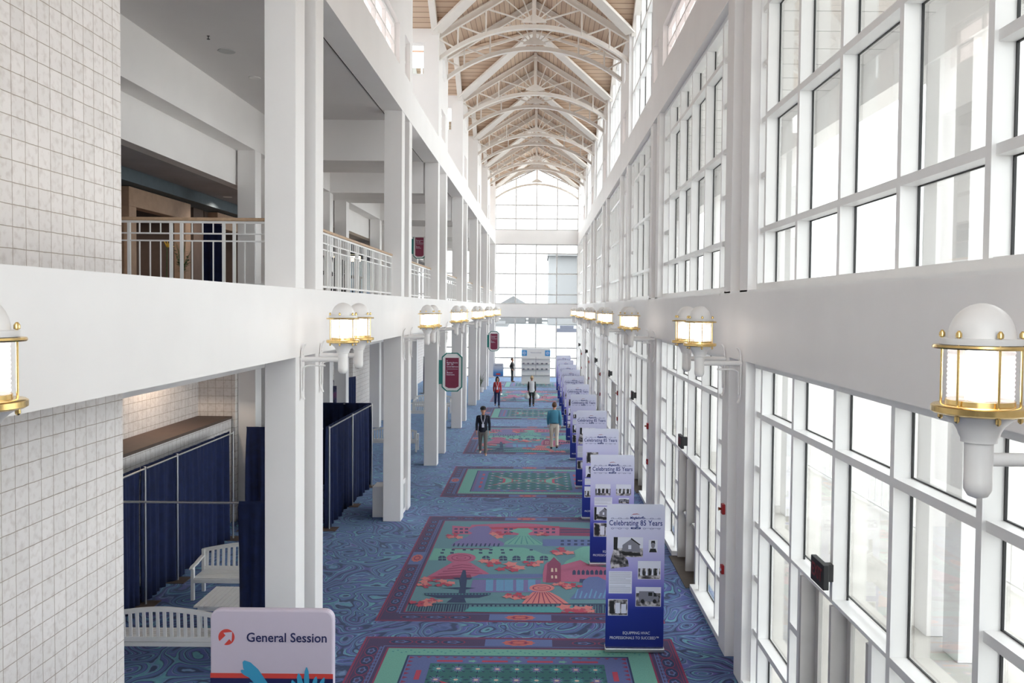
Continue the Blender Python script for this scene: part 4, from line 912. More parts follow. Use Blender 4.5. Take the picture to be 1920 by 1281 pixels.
('red',[(-.59,2.13),(-.57,2.04),(-.64,2.04),(-.69,1.99),(-.71,2.07),(-.77,2.12),(-.72,2.17),(-.7,2.26),(-.64,2.21),(-.58,2.21)]),
('red',[(.47,1.97),(.48,1.92),(.44,1.92),(.4,1.88),(.39,1.93),(.36,1.96),(.39,2),(.4,2.05),(.44,2.02),(.48,2.02)]),
('sal',[(.44,2.09),(.46,2.02),(.41,2.02),(.36,1.98),(.35,2.05),(.3,2.09),(.35,2.13),(.36,2.2),(.41,2.16),(.46,2.16)]),
('red',[(.56,1.91),(.58,1.86),(.53,1.86),(.5,1.82),(.49,1.87),(.45,1.9),(.49,1.94),(.5,1.99),(.53,1.96),(.58,1.96)]),
('sal',[(.37,1.94),(.39,1.87),(.33,1.87),(.29,1.82),(.27,1.89),(.23,1.93),(.27,1.97),(.29,2.05),(.33,2),(.39,2.01)]),
('red',[(.53,2.08),(.54,2.03),(.5,2.03),(.47,1.99),(.46,2.04),(.42,2.08),(.46,2.11),(.47,2.16),(.5,2.13),(.54,2.13)]),
('red',[(-.67,-.31),(-.64,-.38),(-.71,-.38),(-.76,-.43),(-.78,-.36),(-.84,-.31),(-.79,-.27),(-.77,-.19),(-.72,-.24),(-.65,-.23)]),
('sal',[(-.54,-.16),(-.51,-.26),(-.6,-.26),(-.66,-.32),(-.7,-.22),(-.77,-.17),(-.7,-.1),(-.68,-0),(-.61,-.06),(-.52,-.06)]),
('red',[(-.65,-.49),(-.62,-.56),(-.69,-.56),(-.74,-.61),(-.76,-.54),(-.82,-.49),(-.77,-.45),(-.75,-.37),(-.7,-.42),(-.63,-.42)]),
('sal',[(-.78,-.18),(-.75,-.28),(-.84,-.28),(-.9,-.34),(-.93,-.24),(-1.01,-.19),(-.94,-.13),(-.93,-.02),(-.85,-.08),(-.76,-.08)]),
('red',[(-.49,-.31),(-.46,-.38),(-.53,-.38),(-.58,-.43),(-.61,-.36),(-.66,-.31),(-.61,-.27),(-.6,-.19),(-.54,-.24),(-.47,-.23)]),
('red',[(-.23,-.6),(-.2,-.68),(-.28,-.68),(-.34,-.74),(-.37,-.65),(-.44,-.6),(-.37,-.55),(-.35,-.46),(-.29,-.51),(-.2,-.51)]),
('sal',[(.01,-.62),(.05,-.73),(-.06,-.73),(-.14,-.81),(-.18,-.69),(-.27,-.62),(-.18,-.55),(-.15,-.43),(-.07,-.51),(.04,-.5)]),
('red',[(-.4,-.73),(-.37,-.82),(-.45,-.81),(-.51,-.87),(-.54,-.79),(-.61,-.74),(-.54,-.68),(-.52,-.59),(-.46,-.65),(-.37,-.64)]),
('sal',[(-.17,-.38),(-.13,-.5),(-.24,-.5),(-.32,-.57),(-.35,-.46),(-.45,-.39),(-.36,-.31),(-.33,-.19),(-.24,-.27),(-.13,-.26)]),
('red',[(-.11,-.78),(-.09,-.87),(-.17,-.87),(-.23,-.92),(-.25,-.84),(-.32,-.79),(-.26,-.73),(-.24,-.64),(-.17,-.7),(-.09,-.69)]),
('red',[(.25,-.28),(.27,-.35),(.21,-.34),(.16,-.39),(.14,-.32),(.09,-.28),(.14,-.24),(.16,-.17),(.21,-.22),(.27,-.21)]),
('sal',[(.34,-.42),(.36,-.51),(.29,-.51),(.22,-.57),(.2,-.48),(.13,-.43),(.2,-.38),(.22,-.29),(.28,-.34),(.36,-.34)]),
('red',[(.1,-.22),(.12,-.29),(.06,-.29),(.01,-.33),(-0,-.27),(-.05,-.23),(-0,-.19),(.01,-.12),(.06,-.16),(.12,-.16)]),
('sal',[(.42,-.22),(.44,-.3),(.36,-.3),(.3,-.36),(.28,-.27),(.21,-.22),(.28,-.17),(.3,-.08),(.36,-.13),(.44,-.13)]),
('red',[(.18,-.43),(.2,-.49),(.14,-.49),(.09,-.54),(.08,-.47),(.03,-.43),(.08,-.39),(.09,-.32),(.14,-.37),(.2,-.36)]),
('red',[(.93,.61),(.95,.53),(.88,.53),(.82,.47),(.8,.55),(.75,.6),(.81,.65),(.83,.74),(.89,.69),(.96,.69)]),
('sal',[(.85,.43),(.88,.33),(.79,.33),(.71,.26),(.69,.36),(.61,.42),(.69,.49),(.72,.6),(.79,.53),(.88,.54)]),
('red',[(.9,.81),(.92,.73),(.85,.73),(.79,.67),(.77,.75),(.71,.8),(.78,.85),(.8,.94),(.85,.89),(.93,.89)]),
('sal',[(1.1,.49),(1.13,.39),(1.03,.39),(.96,.32),(.93,.42),(.86,.48),(.94,.55),(.97,.66),(1.04,.59),(1.13,.6)]),
('red',[(.74,.58),(.77,.5),(.69,.5),(.64,.44),(.62,.53),(.56,.57),(.62,.62),(.64,.71),(.7,.66),(.77,.66)]),
('red',[(2.03,.47),(2.04,.42),(1.99,.42),(1.95,.38),(1.94,.44),(1.91,.47),(1.95,.5),(1.97,.56),(2,.52),(2.05,.53)]),
('sal',[(1.92,.47),(1.93,.4),(1.87,.4),(1.82,.35),(1.81,.42),(1.76,.46),(1.81,.5),(1.84,.58),(1.88,.53),(1.95,.54)]),
('red',[(2.13,.57),(2.14,.51),(2.09,.51),(2.05,.48),(2.04,.53),(2.01,.56),(2.05,.6),(2.07,.66),(2.1,.62),(2.15,.62)]),
('sal',[(2.02,.34),(2.04,.27),(1.98,.27),(1.92,.22),(1.91,.29),(1.86,.33),(1.92,.38),(1.94,.45),(1.99,.41),(2.05,.41)]),
('red',[(1.96,.57),(1.97,.52),(1.92,.52),(1.88,.48),(1.87,.54),(1.84,.57),(1.88,.61),(1.9,.66),(1.93,.63),(1.98,.63)]),
('red',[(-1.8,-1.49),(-1.77,-1.55),(-1.83,-1.55),(-1.87,-1.59),(-1.89,-1.53),(-1.94,-1.5),(-1.9,-1.46),(-1.89,-1.4),(-1.84,-1.44),(-1.79,-1.44)]),
('sal',[(-1.88,-1.38),(-1.84,-1.45),(-1.92,-1.45),(-1.97,-1.5),(-2,-1.43),(-2.07,-1.38),(-2.02,-1.33),(-2.01,-1.25),(-1.94,-1.3),(-1.86,-1.3)]),
('red',[(-1.65,-1.52),(-1.63,-1.58),(-1.68,-1.58),(-1.72,-1.62),(-1.74,-1.56),(-1.79,-1.53),(-1.75,-1.49),(-1.74,-1.43),(-1.7,-1.47),(-1.64,-1.46)]),
('sal',[(-1.9,-1.57),(-1.87,-1.64),(-1.94,-1.64),(-1.99,-1.69),(-2.02,-1.61),(-2.09,-1.57),(-2.03,-1.52),(-2.02,-1.45),(-1.96,-1.49),(-1.89,-1.49)]),
('red',[(-1.77,-1.36),(-1.74,-1.41),(-1.8,-1.41),(-1.84,-1.45),(-1.86,-1.39),(-1.91,-1.36),(-1.87,-1.32),(-1.86,-1.26),(-1.81,-1.3),(-1.76,-1.3)]),
('red',[(-1.89,-1.8),(-1.87,-1.85),(-1.91,-1.85),(-1.94,-1.87),(-1.96,-1.83),(-1.99,-1.81),(-1.96,-1.78),(-1.96,-1.74),(-1.92,-1.76),(-1.88,-1.76)]),
('sal',[(-1.85,-1.71),(-1.82,-1.76),(-1.87,-1.76),(-1.91,-1.8),(-1.94,-1.74),(-1.99,-1.71),(-1.95,-1.68),(-1.94,-1.62),(-1.89,-1.65),(-1.83,-1.65)]),
('red',[(-1.84,-1.9),(-1.82,-1.94),(-1.86,-1.94),(-1.89,-1.97),(-1.91,-1.93),(-1.94,-1.9),(-1.91,-1.88),(-1.91,-1.84),(-1.87,-1.86),(-1.83,-1.86)]),
('sal',[(-1.98,-1.76),(-1.95,-1.81),(-2.01,-1.81),(-2.04,-1.85),(-2.07,-1.79),(-2.12,-1.76),(-2.08,-1.73),(-2.07,-1.67),(-2.02,-1.7),(-1.97,-1.7)]),
('red',[(-1.79,-1.78),(-1.77,-1.82),(-1.81,-1.82),(-1.84,-1.84),(-1.86,-1.8),(-1.89,-1.78),(-1.86,-1.75),(-1.86,-1.71),(-1.82,-1.74),(-1.78,-1.73)]),
('red',[(-1.51,-1.66),(-1.49,-1.72),(-1.54,-1.72),(-1.58,-1.76),(-1.6,-1.7),(-1.65,-1.67),(-1.61,-1.63),(-1.6,-1.57),(-1.55,-1.61),(-1.5,-1.61)]),
('sal',[(-1.35,-1.64),(-1.32,-1.71),(-1.39,-1.71),(-1.45,-1.76),(-1.48,-1.68),(-1.54,-1.64),(-1.49,-1.59),(-1.47,-1.52),(-1.41,-1.56),(-1.34,-1.56)]),
('red',[(-1.59,-1.78),(-1.56,-1.83),(-1.62,-1.83),(-1.66,-1.87),(-1.68,-1.81),(-1.73,-1.78),(-1.69,-1.74),(-1.68,-1.69),(-1.63,-1.72),(-1.58,-1.72)]),
('sal',[(-1.52,-1.52),(-1.49,-1.6),(-1.56,-1.6),(-1.61,-1.65),(-1.64,-1.57),(-1.71,-1.53),(-1.66,-1.48),(-1.64,-1.4),(-1.58,-1.45),(-1.51,-1.45)]),
('red',[(-1.39,-1.76),(-1.37,-1.81),(-1.43,-1.81),(-1.46,-1.85),(-1.49,-1.79),(-1.54,-1.76),(-1.49,-1.72),(-1.49,-1.67),(-1.44,-1.7),(-1.38,-1.7)]),
('red',[(-1.79,-2.74),(-1.76,-2.8),(-1.83,-2.8),(-1.87,-2.83),(-1.9,-2.78),(-1.95,-2.74),(-1.91,-2.71),(-1.9,-2.65),(-1.84,-2.68),(-1.78,-2.68)]),
('sal',[(-1.65,-2.84),(-1.61,-2.92),(-1.7,-2.92),(-1.75,-2.97),(-1.79,-2.89),(-1.86,-2.85),(-1.8,-2.8),(-1.79,-2.72),(-1.71,-2.77),(-1.63,-2.76)]),
('red',[(-1.96,-2.73),(-1.93,-2.79),(-1.99,-2.79),(-2.03,-2.83),(-2.06,-2.77),(-2.11,-2.73),(-2.07,-2.7),(-2.06,-2.64),(-2.01,-2.67),(-1.94,-2.67)]),
('sal',[(-1.66,-2.65),(-1.62,-2.72),(-1.7,-2.72),(-1.76,-2.77),(-1.79,-2.7),(-1.87,-2.65),(-1.81,-2.6),(-1.79,-2.52),(-1.72,-2.57),(-1.64,-2.57)]),
('red',[(-1.8,-2.88),(-1.77,-2.94),(-1.83,-2.94),(-1.88,-2.98),(-1.9,-2.92),(-1.96,-2.88),(-1.91,-2.85),(-1.9,-2.79),(-1.85,-2.83),(-1.79,-2.82)]),
('red',[(-1.58,-2.62),(-1.56,-2.65),(-1.6,-2.65),(-1.63,-2.68),(-1.65,-2.64),(-1.68,-2.62),(-1.65,-2.6),(-1.65,-2.56),(-1.61,-2.58),(-1.57,-2.58)]),
('sal',[(-1.59,-2.71),(-1.56,-2.75),(-1.61,-2.75),(-1.65,-2.79),(-1.67,-2.74),(-1.72,-2.71),(-1.68,-2.68),(-1.67,-2.63),(-1.63,-2.66),(-1.57,-2.66)]),
('red',[(-1.64,-2.53),(-1.62,-2.57),(-1.66,-2.57),(-1.69,-2.6),(-1.71,-2.56),(-1.74,-2.54),(-1.71,-2.51),(-1.71,-2.47),(-1.67,-2.5),(-1.63,-2.5)]),
('sal',[(-1.47,-2.65),(-1.45,-2.69),(-1.5,-2.69),(-1.54,-2.73),(-1.56,-2.68),(-1.6,-2.65),(-1.56,-2.62),(-1.55,-2.57),(-1.51,-2.6),(-1.46,-2.6)]),
('red',[(-1.67,-2.65),(-1.65,-2.69),(-1.69,-2.69),(-1.72,-2.72),(-1.74,-2.68),(-1.77,-2.66),(-1.74,-2.63),(-1.74,-2.6),(-1.7,-2.62),(-1.66,-2.62)]),
('red',[(-.08,-2.34),(-.06,-2.39),(-.11,-2.39),(-.15,-2.42),(-.17,-2.37),(-.22,-2.34),(-.17,-2.31),(-.16,-2.26),(-.12,-2.29),(-.06,-2.29)]),
('sal',[(-.19,-2.38),(-.17,-2.45),(-.24,-2.45),(-.29,-2.49),(-.31,-2.43),(-.37,-2.39),(-.32,-2.34),(-.3,-2.27),(-.24,-2.32),(-.17,-2.31)]),
('red',[(-.01,-2.23),(.01,-2.28),(-.05,-2.28),(-.09,-2.31),(-.1,-2.26),(-.15,-2.23),(-.11,-2.2),(-.09,-2.14),(-.05,-2.17),(.01,-2.17)]),
('sal',[(-.03,-2.46),(-0,-2.53),(-.07,-2.53),(-.13,-2.57),(-.15,-2.51),(-.21,-2.47),(-.15,-2.43),(-.13,-2.36),(-.08,-2.4),(-.01,-2.39)]),
('red',[(-.2,-2.27),(-.18,-2.32),(-.23,-2.32),(-.27,-2.35),(-.29,-2.3),(-.33,-2.27),(-.29,-2.24),(-.28,-2.19),(-.23,-2.22),(-.18,-2.22)]),
('red',[(1.04,-1.77),(1.06,-1.82),(1.01,-1.82),(.97,-1.85),(.95,-1.8),(.91,-1.77),(.96,-1.74),(.97,-1.68),(1.01,-1.72),(1.06,-1.71)]),
('sal',[(.96,-1.69),(.98,-1.75),(.91,-1.75),(.85,-1.8),(.84,-1.73),(.78,-1.69),(.84,-1.65),(.86,-1.58),(.92,-1.62),(.98,-1.62)]),
('red',[(1.18,-1.76),(1.2,-1.81),(1.14,-1.81),(1.1,-1.84),(1.09,-1.79),(1.05,-1.76),(1.09,-1.73),(1.11,-1.67),(1.15,-1.71),(1.2,-1.7)]),
('sal',[(.96,-1.86),(.98,-1.93),(.91,-1.93),(.86,-1.97),(.84,-1.9),(.79,-1.87),(.84,-1.82),(.87,-1.75),(.92,-1.8),(.99,-1.79)]),
('red',[(1.06,-1.64),(1.07,-1.69),(1.02,-1.69),(.98,-1.72),(.96,-1.67),(.92,-1.64),(.97,-1.61),(.98,-1.55),(1.02,-1.59),(1.08,-1.58)]),
('red',[(.8,-1.69),(.82,-1.73),(.77,-1.73),(.74,-1.76),(.73,-1.71),(.7,-1.69),(.73,-1.66),(.74,-1.62),(.78,-1.65),(.82,-1.64)]),
('sal',[(.83,-1.58),(.85,-1.64),(.79,-1.64),(.75,-1.67),(.73,-1.62),(.69,-1.59),(.74,-1.55),(.75,-1.49),(.8,-1.53),(.85,-1.52)]),
('red',[(.86,-1.77),(.88,-1.81),(.83,-1.81),(.8,-1.84),(.79,-1.8),(.76,-1.77),(.79,-1.75),(.8,-1.7),(.84,-1.73),(.88,-1.73)]),
('sal',[(.71,-1.67),(.73,-1.72),(.67,-1.72),(.63,-1.76),(.61,-1.7),(.57,-1.67),(.61,-1.64),(.63,-1.58),(.67,-1.61),(.73,-1.61)]),
('red',[(.9,-1.63),(.91,-1.67),(.87,-1.67),(.84,-1.7),(.82,-1.66),(.79,-1.63),(.83,-1.61),(.84,-1.56),(.87,-1.59),(.91,-1.59)]),
('red',[(.94,-3.07),(.96,-3.14),(.88,-3.14),(.82,-3.18),(.8,-3.11),(.74,-3.07),(.8,-3.03),(.83,-2.95),(.89,-3),(.96,-2.99)]),
('sal',[(1.14,-2.98),(1.17,-3.08),(1.07,-3.08),(.99,-3.14),(.96,-3.04),(.88,-2.99),(.97,-2.93),(1,-2.83),(1.08,-2.89),(1.18,-2.89)]),
('red',[(.86,-3.23),(.88,-3.3),(.8,-3.3),(.74,-3.34),(.72,-3.27),(.66,-3.23),(.72,-3.19),(.75,-3.12),(.81,-3.16),(.88,-3.16)]),
('sal',[(.89,-2.9),(.92,-2.99),(.82,-2.99),(.74,-3.06),(.71,-2.96),(.63,-2.91),(.72,-2.85),(.75,-2.75),(.83,-2.81),(.93,-2.8)]),
('red',[(1.11,-3.14),(1.13,-3.21),(1.06,-3.21),(.99,-3.26),(.98,-3.19),(.91,-3.14),(.98,-3.1),(1,-3.03),(1.06,-3.07),(1.14,-3.07)]),
('red',[(1.19,-3.04),(1.2,-3.09),(1.15,-3.09),(1.1,-3.12),(1.09,-3.07),(1.04,-3.04),(1.09,-3.01),(1.11,-2.95),(1.15,-2.99),(1.21,-2.98)]),
('sal',[(1.33,-3.1),(1.35,-3.17),(1.27,-3.17),(1.21,-3.22),(1.2,-3.15),(1.14,-3.11),(1.2,-3.06),(1.23,-2.99),(1.28,-3.04),(1.36,-3.03)]),
('red',[(1.04,-3.07),(1.06,-3.12),(1,-3.12),(.95,-3.15),(.94,-3.1),(.89,-3.07),(.94,-3.04),(.96,-2.98),(1,-3.02),(1.06,-3.01)]),
('sal',[(1.3,-2.93),(1.32,-3),(1.25,-3),(1.18,-3.04),(1.17,-2.97),(1.11,-2.93),(1.17,-2.89),(1.2,-2.81),(1.26,-2.86),(1.33,-2.86)]),
('red',[(1.2,-3.17),(1.21,-3.22),(1.16,-3.22),(1.11,-3.25),(1.09,-3.2),(1.05,-3.17),(1.1,-3.14),(1.12,-3.08),(1.16,-3.12),(1.22,-3.11)]),
('red',[(.07,-2.38),(.08,-2.41),(.05,-2.41),(.02,-2.43),(.01,-2.4),(-.01,-2.38),(.01,-2.36),(.02,-2.32),(.05,-2.34),(.08,-2.34)]),
('sal',[(.09,-2.46),(.1,-2.5),(.06,-2.5),(.02,-2.52),(.01,-2.48),(-.03,-2.46),(.01,-2.43),(.02,-2.39),(.06,-2.42),(.1,-2.41)]),
('red',[(.01,-2.32),(.02,-2.35),(-.01,-2.35),(-.04,-2.37),(-.05,-2.34),(-.08,-2.32),(-.05,-2.3),(-.04,-2.27),(-.01,-2.29),(.02,-2.29)]),
('sal',[(.17,-2.38),(.18,-2.42),(.14,-2.42),(.11,-2.45),(.09,-2.41),(.06,-2.38),(.09,-2.36),(.1,-2.31),(.14,-2.34),(.18,-2.34)]),
('red',[(.01,-2.43),(.02,-2.46),(-.02,-2.46),(-.04,-2.48),(-.05,-2.45),(-.08,-2.43),(-.05,-2.41),(-.04,-2.38),(-.02,-2.4),(.02,-2.39)])]

RX = 2.54
def rug_base(L, mats):
    R = MB(); R.used = mats
    return R
class Rug:
    def __init__(s): s.mb = MB(); s.names = []; s.lay = 0
    def poly(s, c, pts, lay):
        if c not in s.names: s.names.append(c)
        s.mb.mi = s.names.index(c); s.mb.flat([(x, y, .001+lay*.0004) for x, y in pts])
    def rect(s, c, x0, x1, y0, y1, lay): s.poly(c, [(x0, y0), (x1, y0), (x1, y1), (x0, y1)], lay)
    def frame(s, c, x, y, w, lay):
        s.rect(c, -x, x, -y, -y+w, lay); s.rect(c, -x, x, y-w, y, lay); s.rect(c, -x, -x+w, -y+w, y-w, lay); s.rect(c, x-w, x, -y+w, y-w, lay)
    def ell(s, c, x, y, rx, ry, lay, n=16, st=1, ph=0):
        s.poly(c, [(x+rx*(st if k % 2 else 1)*math.cos(k*2*math.pi/n+ph), y+ry*(st if k % 2 else 1)*math.sin(k*2*math.pi/n+ph)) for k in range(n)], lay)
    def border(s, L):
        h = L/2
        s.rect('purple', -RX, RX, -h, h, 0); s.frame('crim', RX, h, .035, 1); s.frame('crim', RX-.06, h-.06, .012, 1)
        s.frame('crim', RX-.43, h-.43, .03, 1); s.frame('slate', RX-.36, h-.36, .02, 1)
        def run(n, L2, put):
            for k in range(n):
                u = -L2+2*L2*(k+.5)/n; put(u, k)
        def med(x, y, hor):
            a, b = (.16, .085) if hor else (.085, .16)
            s.ell('crim', x, y, a*1.25, b*1.15, 2); s.ell('navy', x, y, a*1.1, b, 3); s.ell('slate', x, y, a*.8, b*.7, 4, 10, .7); s.ell('purple', x, y, a*.35, b*.35, 5)
        for sx in (-1, 1):
            n = max(6, int(L/.42)); run(n, h-.4, lambda u, k: med(sx*(RX-.2), u, False) if abs(u) > .45 else None)
            s.rect('slate', *sorted((sx*(RX-.07), sx*(RX-.35))), -.45, .45, 6); s.ell('orange', sx*(RX-.21), 0, .13, .28, 7, 20, .85); s.ell('crim', sx*(RX-.21), 0, .08, .18, 8, 16, .8); s.ell('orange', sx*(RX-.21), 0, .05, .1, 9)
            zz = int(L/.14)
            for k in range(zz):
                u = -h+.4+(2*h-.8)*k/zz; s.poly('slate2', [(sx*(RX-.32), u), (sx*(RX-.36), u+.07), (sx*(RX-.32), u+.14), (sx*(RX-.30), u+.07)], 3)
            n2 = 10; run(n2, RX-.4, lambda u, k: med(u, sx*(h-.2), True) if abs(u) > .8 else None)
            s.rect('slate', -.55, .55, *sorted((sx*(h-.07), sx*(h-.35))), 6); s.ell('orange', 0, sx*(h-.21), .28, .13, 7, 20, .85); s.ell('crim', 0, sx*(h-.21), .18, .08, 8, 16, .8); s.ell('orange', 0, sx*(h-.21), .1, .05, 9)
    def build(s, name): return s.mb.build(name, ['rug_'+n for n in s.names])
def pictorial():
    s = Rug(); L = 7.3; s.border(L); ix, iy = RX-.46, L/2-.46
    s.rect('field', -ix, ix, -iy, iy, 2)
    for k, (c, pts) in enumerate(PIC):
        q = [(max(-ix, min(ix, x)), max(-iy, min(iy, y))) for x, y in pts]
        s.poly(c, q, 3+k*.06)
    return s.build('patterned_rug')
def geometric():
    s = Rug(); L = 4.65; h = L/2; s.border(L); rnd = random.Random(3)
    s.rect('mint', -RX+.46, RX-.46, -h+.46, h-.46, 2); s.rect('navy', -RX+.80, RX-.80, -h+.72, h-.72, 3); s.rect('slate2', -RX+.83, RX-.83, -h+.75, h-.75, 4)
    for k in range(60):
        for sx in (-1, 1):
            x = -RX+.55+k*.07
            if abs(x) < RX-.5: s.ell('teal', x, sx*(h-.59)+.05*math.sin(k*2), .02, .02, 5, 5)
    for k in range(22):
        for sx in (-1, 1):
            y = -h+.85+k*.14
            if y < h-.85: s.poly('crim', [(sx*(RX-.85), y), (sx*(RX-.93), y+.05), (sx*(RX-.85), y+.09)], 5)
    for k in range(24):
        x = -RX+.95+k*.14
        for sx in (-1, 1):
            if x < RX-.9: s.poly('crim', [(x, sx*(h-.77)), (x+.05, sx*(h-.82)), (x+.1, sx*(h-.77))], 5)
    for x in (-1.05, -.35, .35, 1.05):
        for sx in (-1, 1): s.rect('red', x-.2, x+.2, *sorted((sx*(h-.9), sx*(h-.96))), 6)
    for x in (-.7, 0, .7):
        for sx in (-1, 1): s.ell('mint', x, sx*(h-.93), .08, .05, 6, 10, .6)
    for y in (-.9, -.3, .3, .9):
        for sx in (-1, 1): s.rect('red', *sorted((sx*(RX-1.02), sx*(RX-1.1))), y-.16, y+.16, 6)
    X, Y = RX-1.2, h-1.02
    s.rect('green', -X, X, -Y, Y, 6)
    nx, ny = 9, 7
    for i in range(nx):
        for j in range(ny):
            x, y = -X+2*X*(i+.5)/nx, -Y+2*Y*(j+.5)/ny
            if (i+j) % 2: s.ell('lav', x, y, .11, .11, 7.2, 12, .45)
            s.ell('teal', x, y, .15, .15, 7, 16, .55)
            for q in range(8):
                a = q*math.pi/4; s.poly('navy', [(x+.04*math.cos(a), y+.04*math.sin(a)), (x+.15*math.cos(a-.12), y+.15*math.sin(a-.12)), (x+.15*math.cos(a+.1), y+.15*math.sin(a+.1))], 7.6)
            s.ell('cream', x, y, .035, .03, 8, 8)
    # central hourglass figure
    for c, k, l in (('red', 1, 9), ('mint', .9, 10), ('red', .66, 11), ('green', .6, 12)):
        s.poly(c, [(-1.15*k, -.72*k), (-.5*k, -.38*k), (0, -.14*k-.03), (.5*k, -.38*k), (1.15*k, -.72*k), (.82*k, -.3*k), (.82*k, .3*k), (1.15*k, .72*k), (.5*k, .38*k), (0, .14*k+.03), (-.5*k, .38*k), (-1.15*k, .72*k), (-.82*k, .3*k), (-.82*k, -.3*k)], l)
    for x in (-.38, 0, .38): s.ell('mint', x, 0, .18, .16, 13, 12, .6); s.ell('red', x, 0, .1, .08, 14, 8, .6)
    return s.build('patterned_rug')
pr = pictorial(); pr.location = (-.29, 18.02, 0); tag(pr, 'large pictorial floor rug with pink and mint buildings, purple border, nearest of its kind', 'rug', 'pictorial rugs down the hall')
dup(pr, loc=(-.29, 34.65, 0), label='pictorial floor rug with buildings under the two walking men in mid hall')
dup(pr, loc=(-.29, 51.8, 0), label='pictorial pink floor rug just beyond the two women far down the hall')
gr = geometric(); gr.location = (-.29, 11.355, 0); tag(gr, 'geometric green rosette floor rug with purple border at the bottom of the view', 'rug', 'geometric rugs down the hall')
dup(gr, loc=(-.29, 26.23, 0), label='geometric floor rug with pink hourglass figure between the two nearest pictorial rugs')
dup(gr, loc=(-.29, 43.1, 0), label='geometric teal floor rug in front of the two women')
dup(gr, loc=(-.29, 59.2, 0), label='farthest geometric floor rug near the white display tower')
# ---------------- roll-up banners ----------------
BW, BH = .93, 2.37
def rrect(x0, x1, z0, z1, rad, y, n=6, bottom=True):
    pts = []
    for cx, cz, a0 in ((x1-rad, z1-rad, 0), (x0+rad, z1-rad, 90)):
        for k in range(n+1):
            a = math.radians(a0+90*k/n); pts.append((cx+rad*math.cos(a), y, cz+rad*math.sin(a)))
    if bottom:
        for cx, cz, a0 in ((x0+rad, z0+rad, 180), (x1-rad, z0+rad, 270)):
            for k in range(n+1):
                a = math.radians(a0+90*k/n); pts.append((cx+rad*math.cos(a), y, cz+rad*math.sin(a)))
    else: pts += [(x0, y, z0), (x1, y, z0)]
    return pts
def picture(parent, x0, x1, z0, z1, kind, y=-.0195, white=True):
    if white: MB().box(x0-.008, x1+.008, y, y+.001, z0-.008, z1+.008).build('photo_border', 'ink_white', parent)
    m = MB(); names = ['photo_print', 'photo_dark', 'ink_white', 'black', 'ink_grey']; f = lambda u, v: (x0+(x1-x0)*u, y-.0016, z0+(z1-z0)*v)
    m.mi = 0; m.box(x0, x1, y-.0012, y, z0, z1)
    def pg(mi, pts, lay=0):
        m.mi = mi; m.flat([(p[0], p[1]-lay*.0004, p[2]) for p in [f(u, v) for u, v in pts]])
    if kind == 'van':
        pg(2, [(0, .7), (1, .7), (1, 1), (0, 1)]); pg(4, [(.1, .25), (.9, .25), (.93, .5), (.8, .62), (.72, .8), (.12, .8)], 1); pg(3, [(.72, .52), (.86, .52), (.78, .72), (.72, .72)], 2); pg(3, [(.5, .55), (.66, .55), (.66, .74), (.5, .74)], 2)
        for cx in (.27, .76): pg(3, [(cx+.08*math.cos(a*.785), .26+.12*math.sin(a*.785)) for a in range(8)], 3)
    elif kind == 'house':
        pg(2, [(0, .45), (1, .45), (1, 1), (0, 1)]); pg(4, [(.3, .3), (.9, .25), (.88, .6), (.58, .9), (.3, .6)], 1); pg(3, [(.58, .9), (.88, .6), (.92, .62), (.6, .97)], 2); pg(2, [(.5, .4), (.6, .4), (.6, .6), (.5, .6)], 2); pg(3, [(.0, .0), (.12, .0), (.14, 1), (0, 1)], 2); pg(3, [(.1, .1), (.95, .05), (.9, .2), (.2, .28)], 2)
    elif kind == 'portrait':
        pg(2, [(0, 0), (1, 0), (1, 1), (0, 1)]); pg(3, [(.05, 0), (.95, 0), (.8, .3), (.2, .3)], 1); pg(4, [(.5+.23*math.cos(a*.63), .58+.28*math.sin(a*.63)) for a in range(10)], 2); pg(3, [(.26, .65), (.3, .92), (.7, .94), (.75, .65), (.6, .76), (.4, .78)], 3)
    elif kind == 'people':
        pg(2, [(0, .6), (1, .6), (1, 1), (0, 1)])
        for k in range(7): pg(3 if k % 2 else 2, [(.08+k*.13, .2), (.17+k*.13, .2), (.16+k*.13, .6), (.1+k*.13, .62)], 1+k*.1)
    elif kind == 'machine':
        pg(3, [(.06, .1), (.3, .1), (.3, .9), (.06, .9)], 1); pg(2, [(.36, .12), (.62, .12), (.62, .8), (.36, .8)], 1); pg(2, [(.68, .12), (.94, .12), (.94, .72), (.68, .72)], 1)
    return m.build('photograph', names, parent)
def textblock(parent, x0, x1, z0, z1, y=-.0195):
    MB().box(x0, x1, y, y+.001, z0, z1).build('caption_panel', 'ink_white', parent)
    m = MB(); n = int((z1-z0)/.02)
    for k in range(n-1):
        if k == int(n*.58): continue
        z = z1-.018-k*.02; m.box(x0+.012, x1-.012-(.09 if k % 6 == 5 else random.random()*.02), y-.001, y, z-.0035, z)
    m.build('caption_lines', 'ink_grey', parent)
def scroll(m, x0, x1, z, s):
    m.box(x0, x1, -.0205, -.0195, z-.0018, z+.0018)
    for k in range(3):
        x = x0+(x1-x0)*(.1+.4*k); m.add([(x+(.02+.008*(k==1))*math.cos(a)*r_, -.0205, z+s*.008+s*.013*math.sin(a)*r_) for r_ in (1, .75) for a in [q*math.pi/5 for q in range(10)]], [(q, (q+1) % 10, 10+(q+1) % 10, 10+q) for q in range(10)])
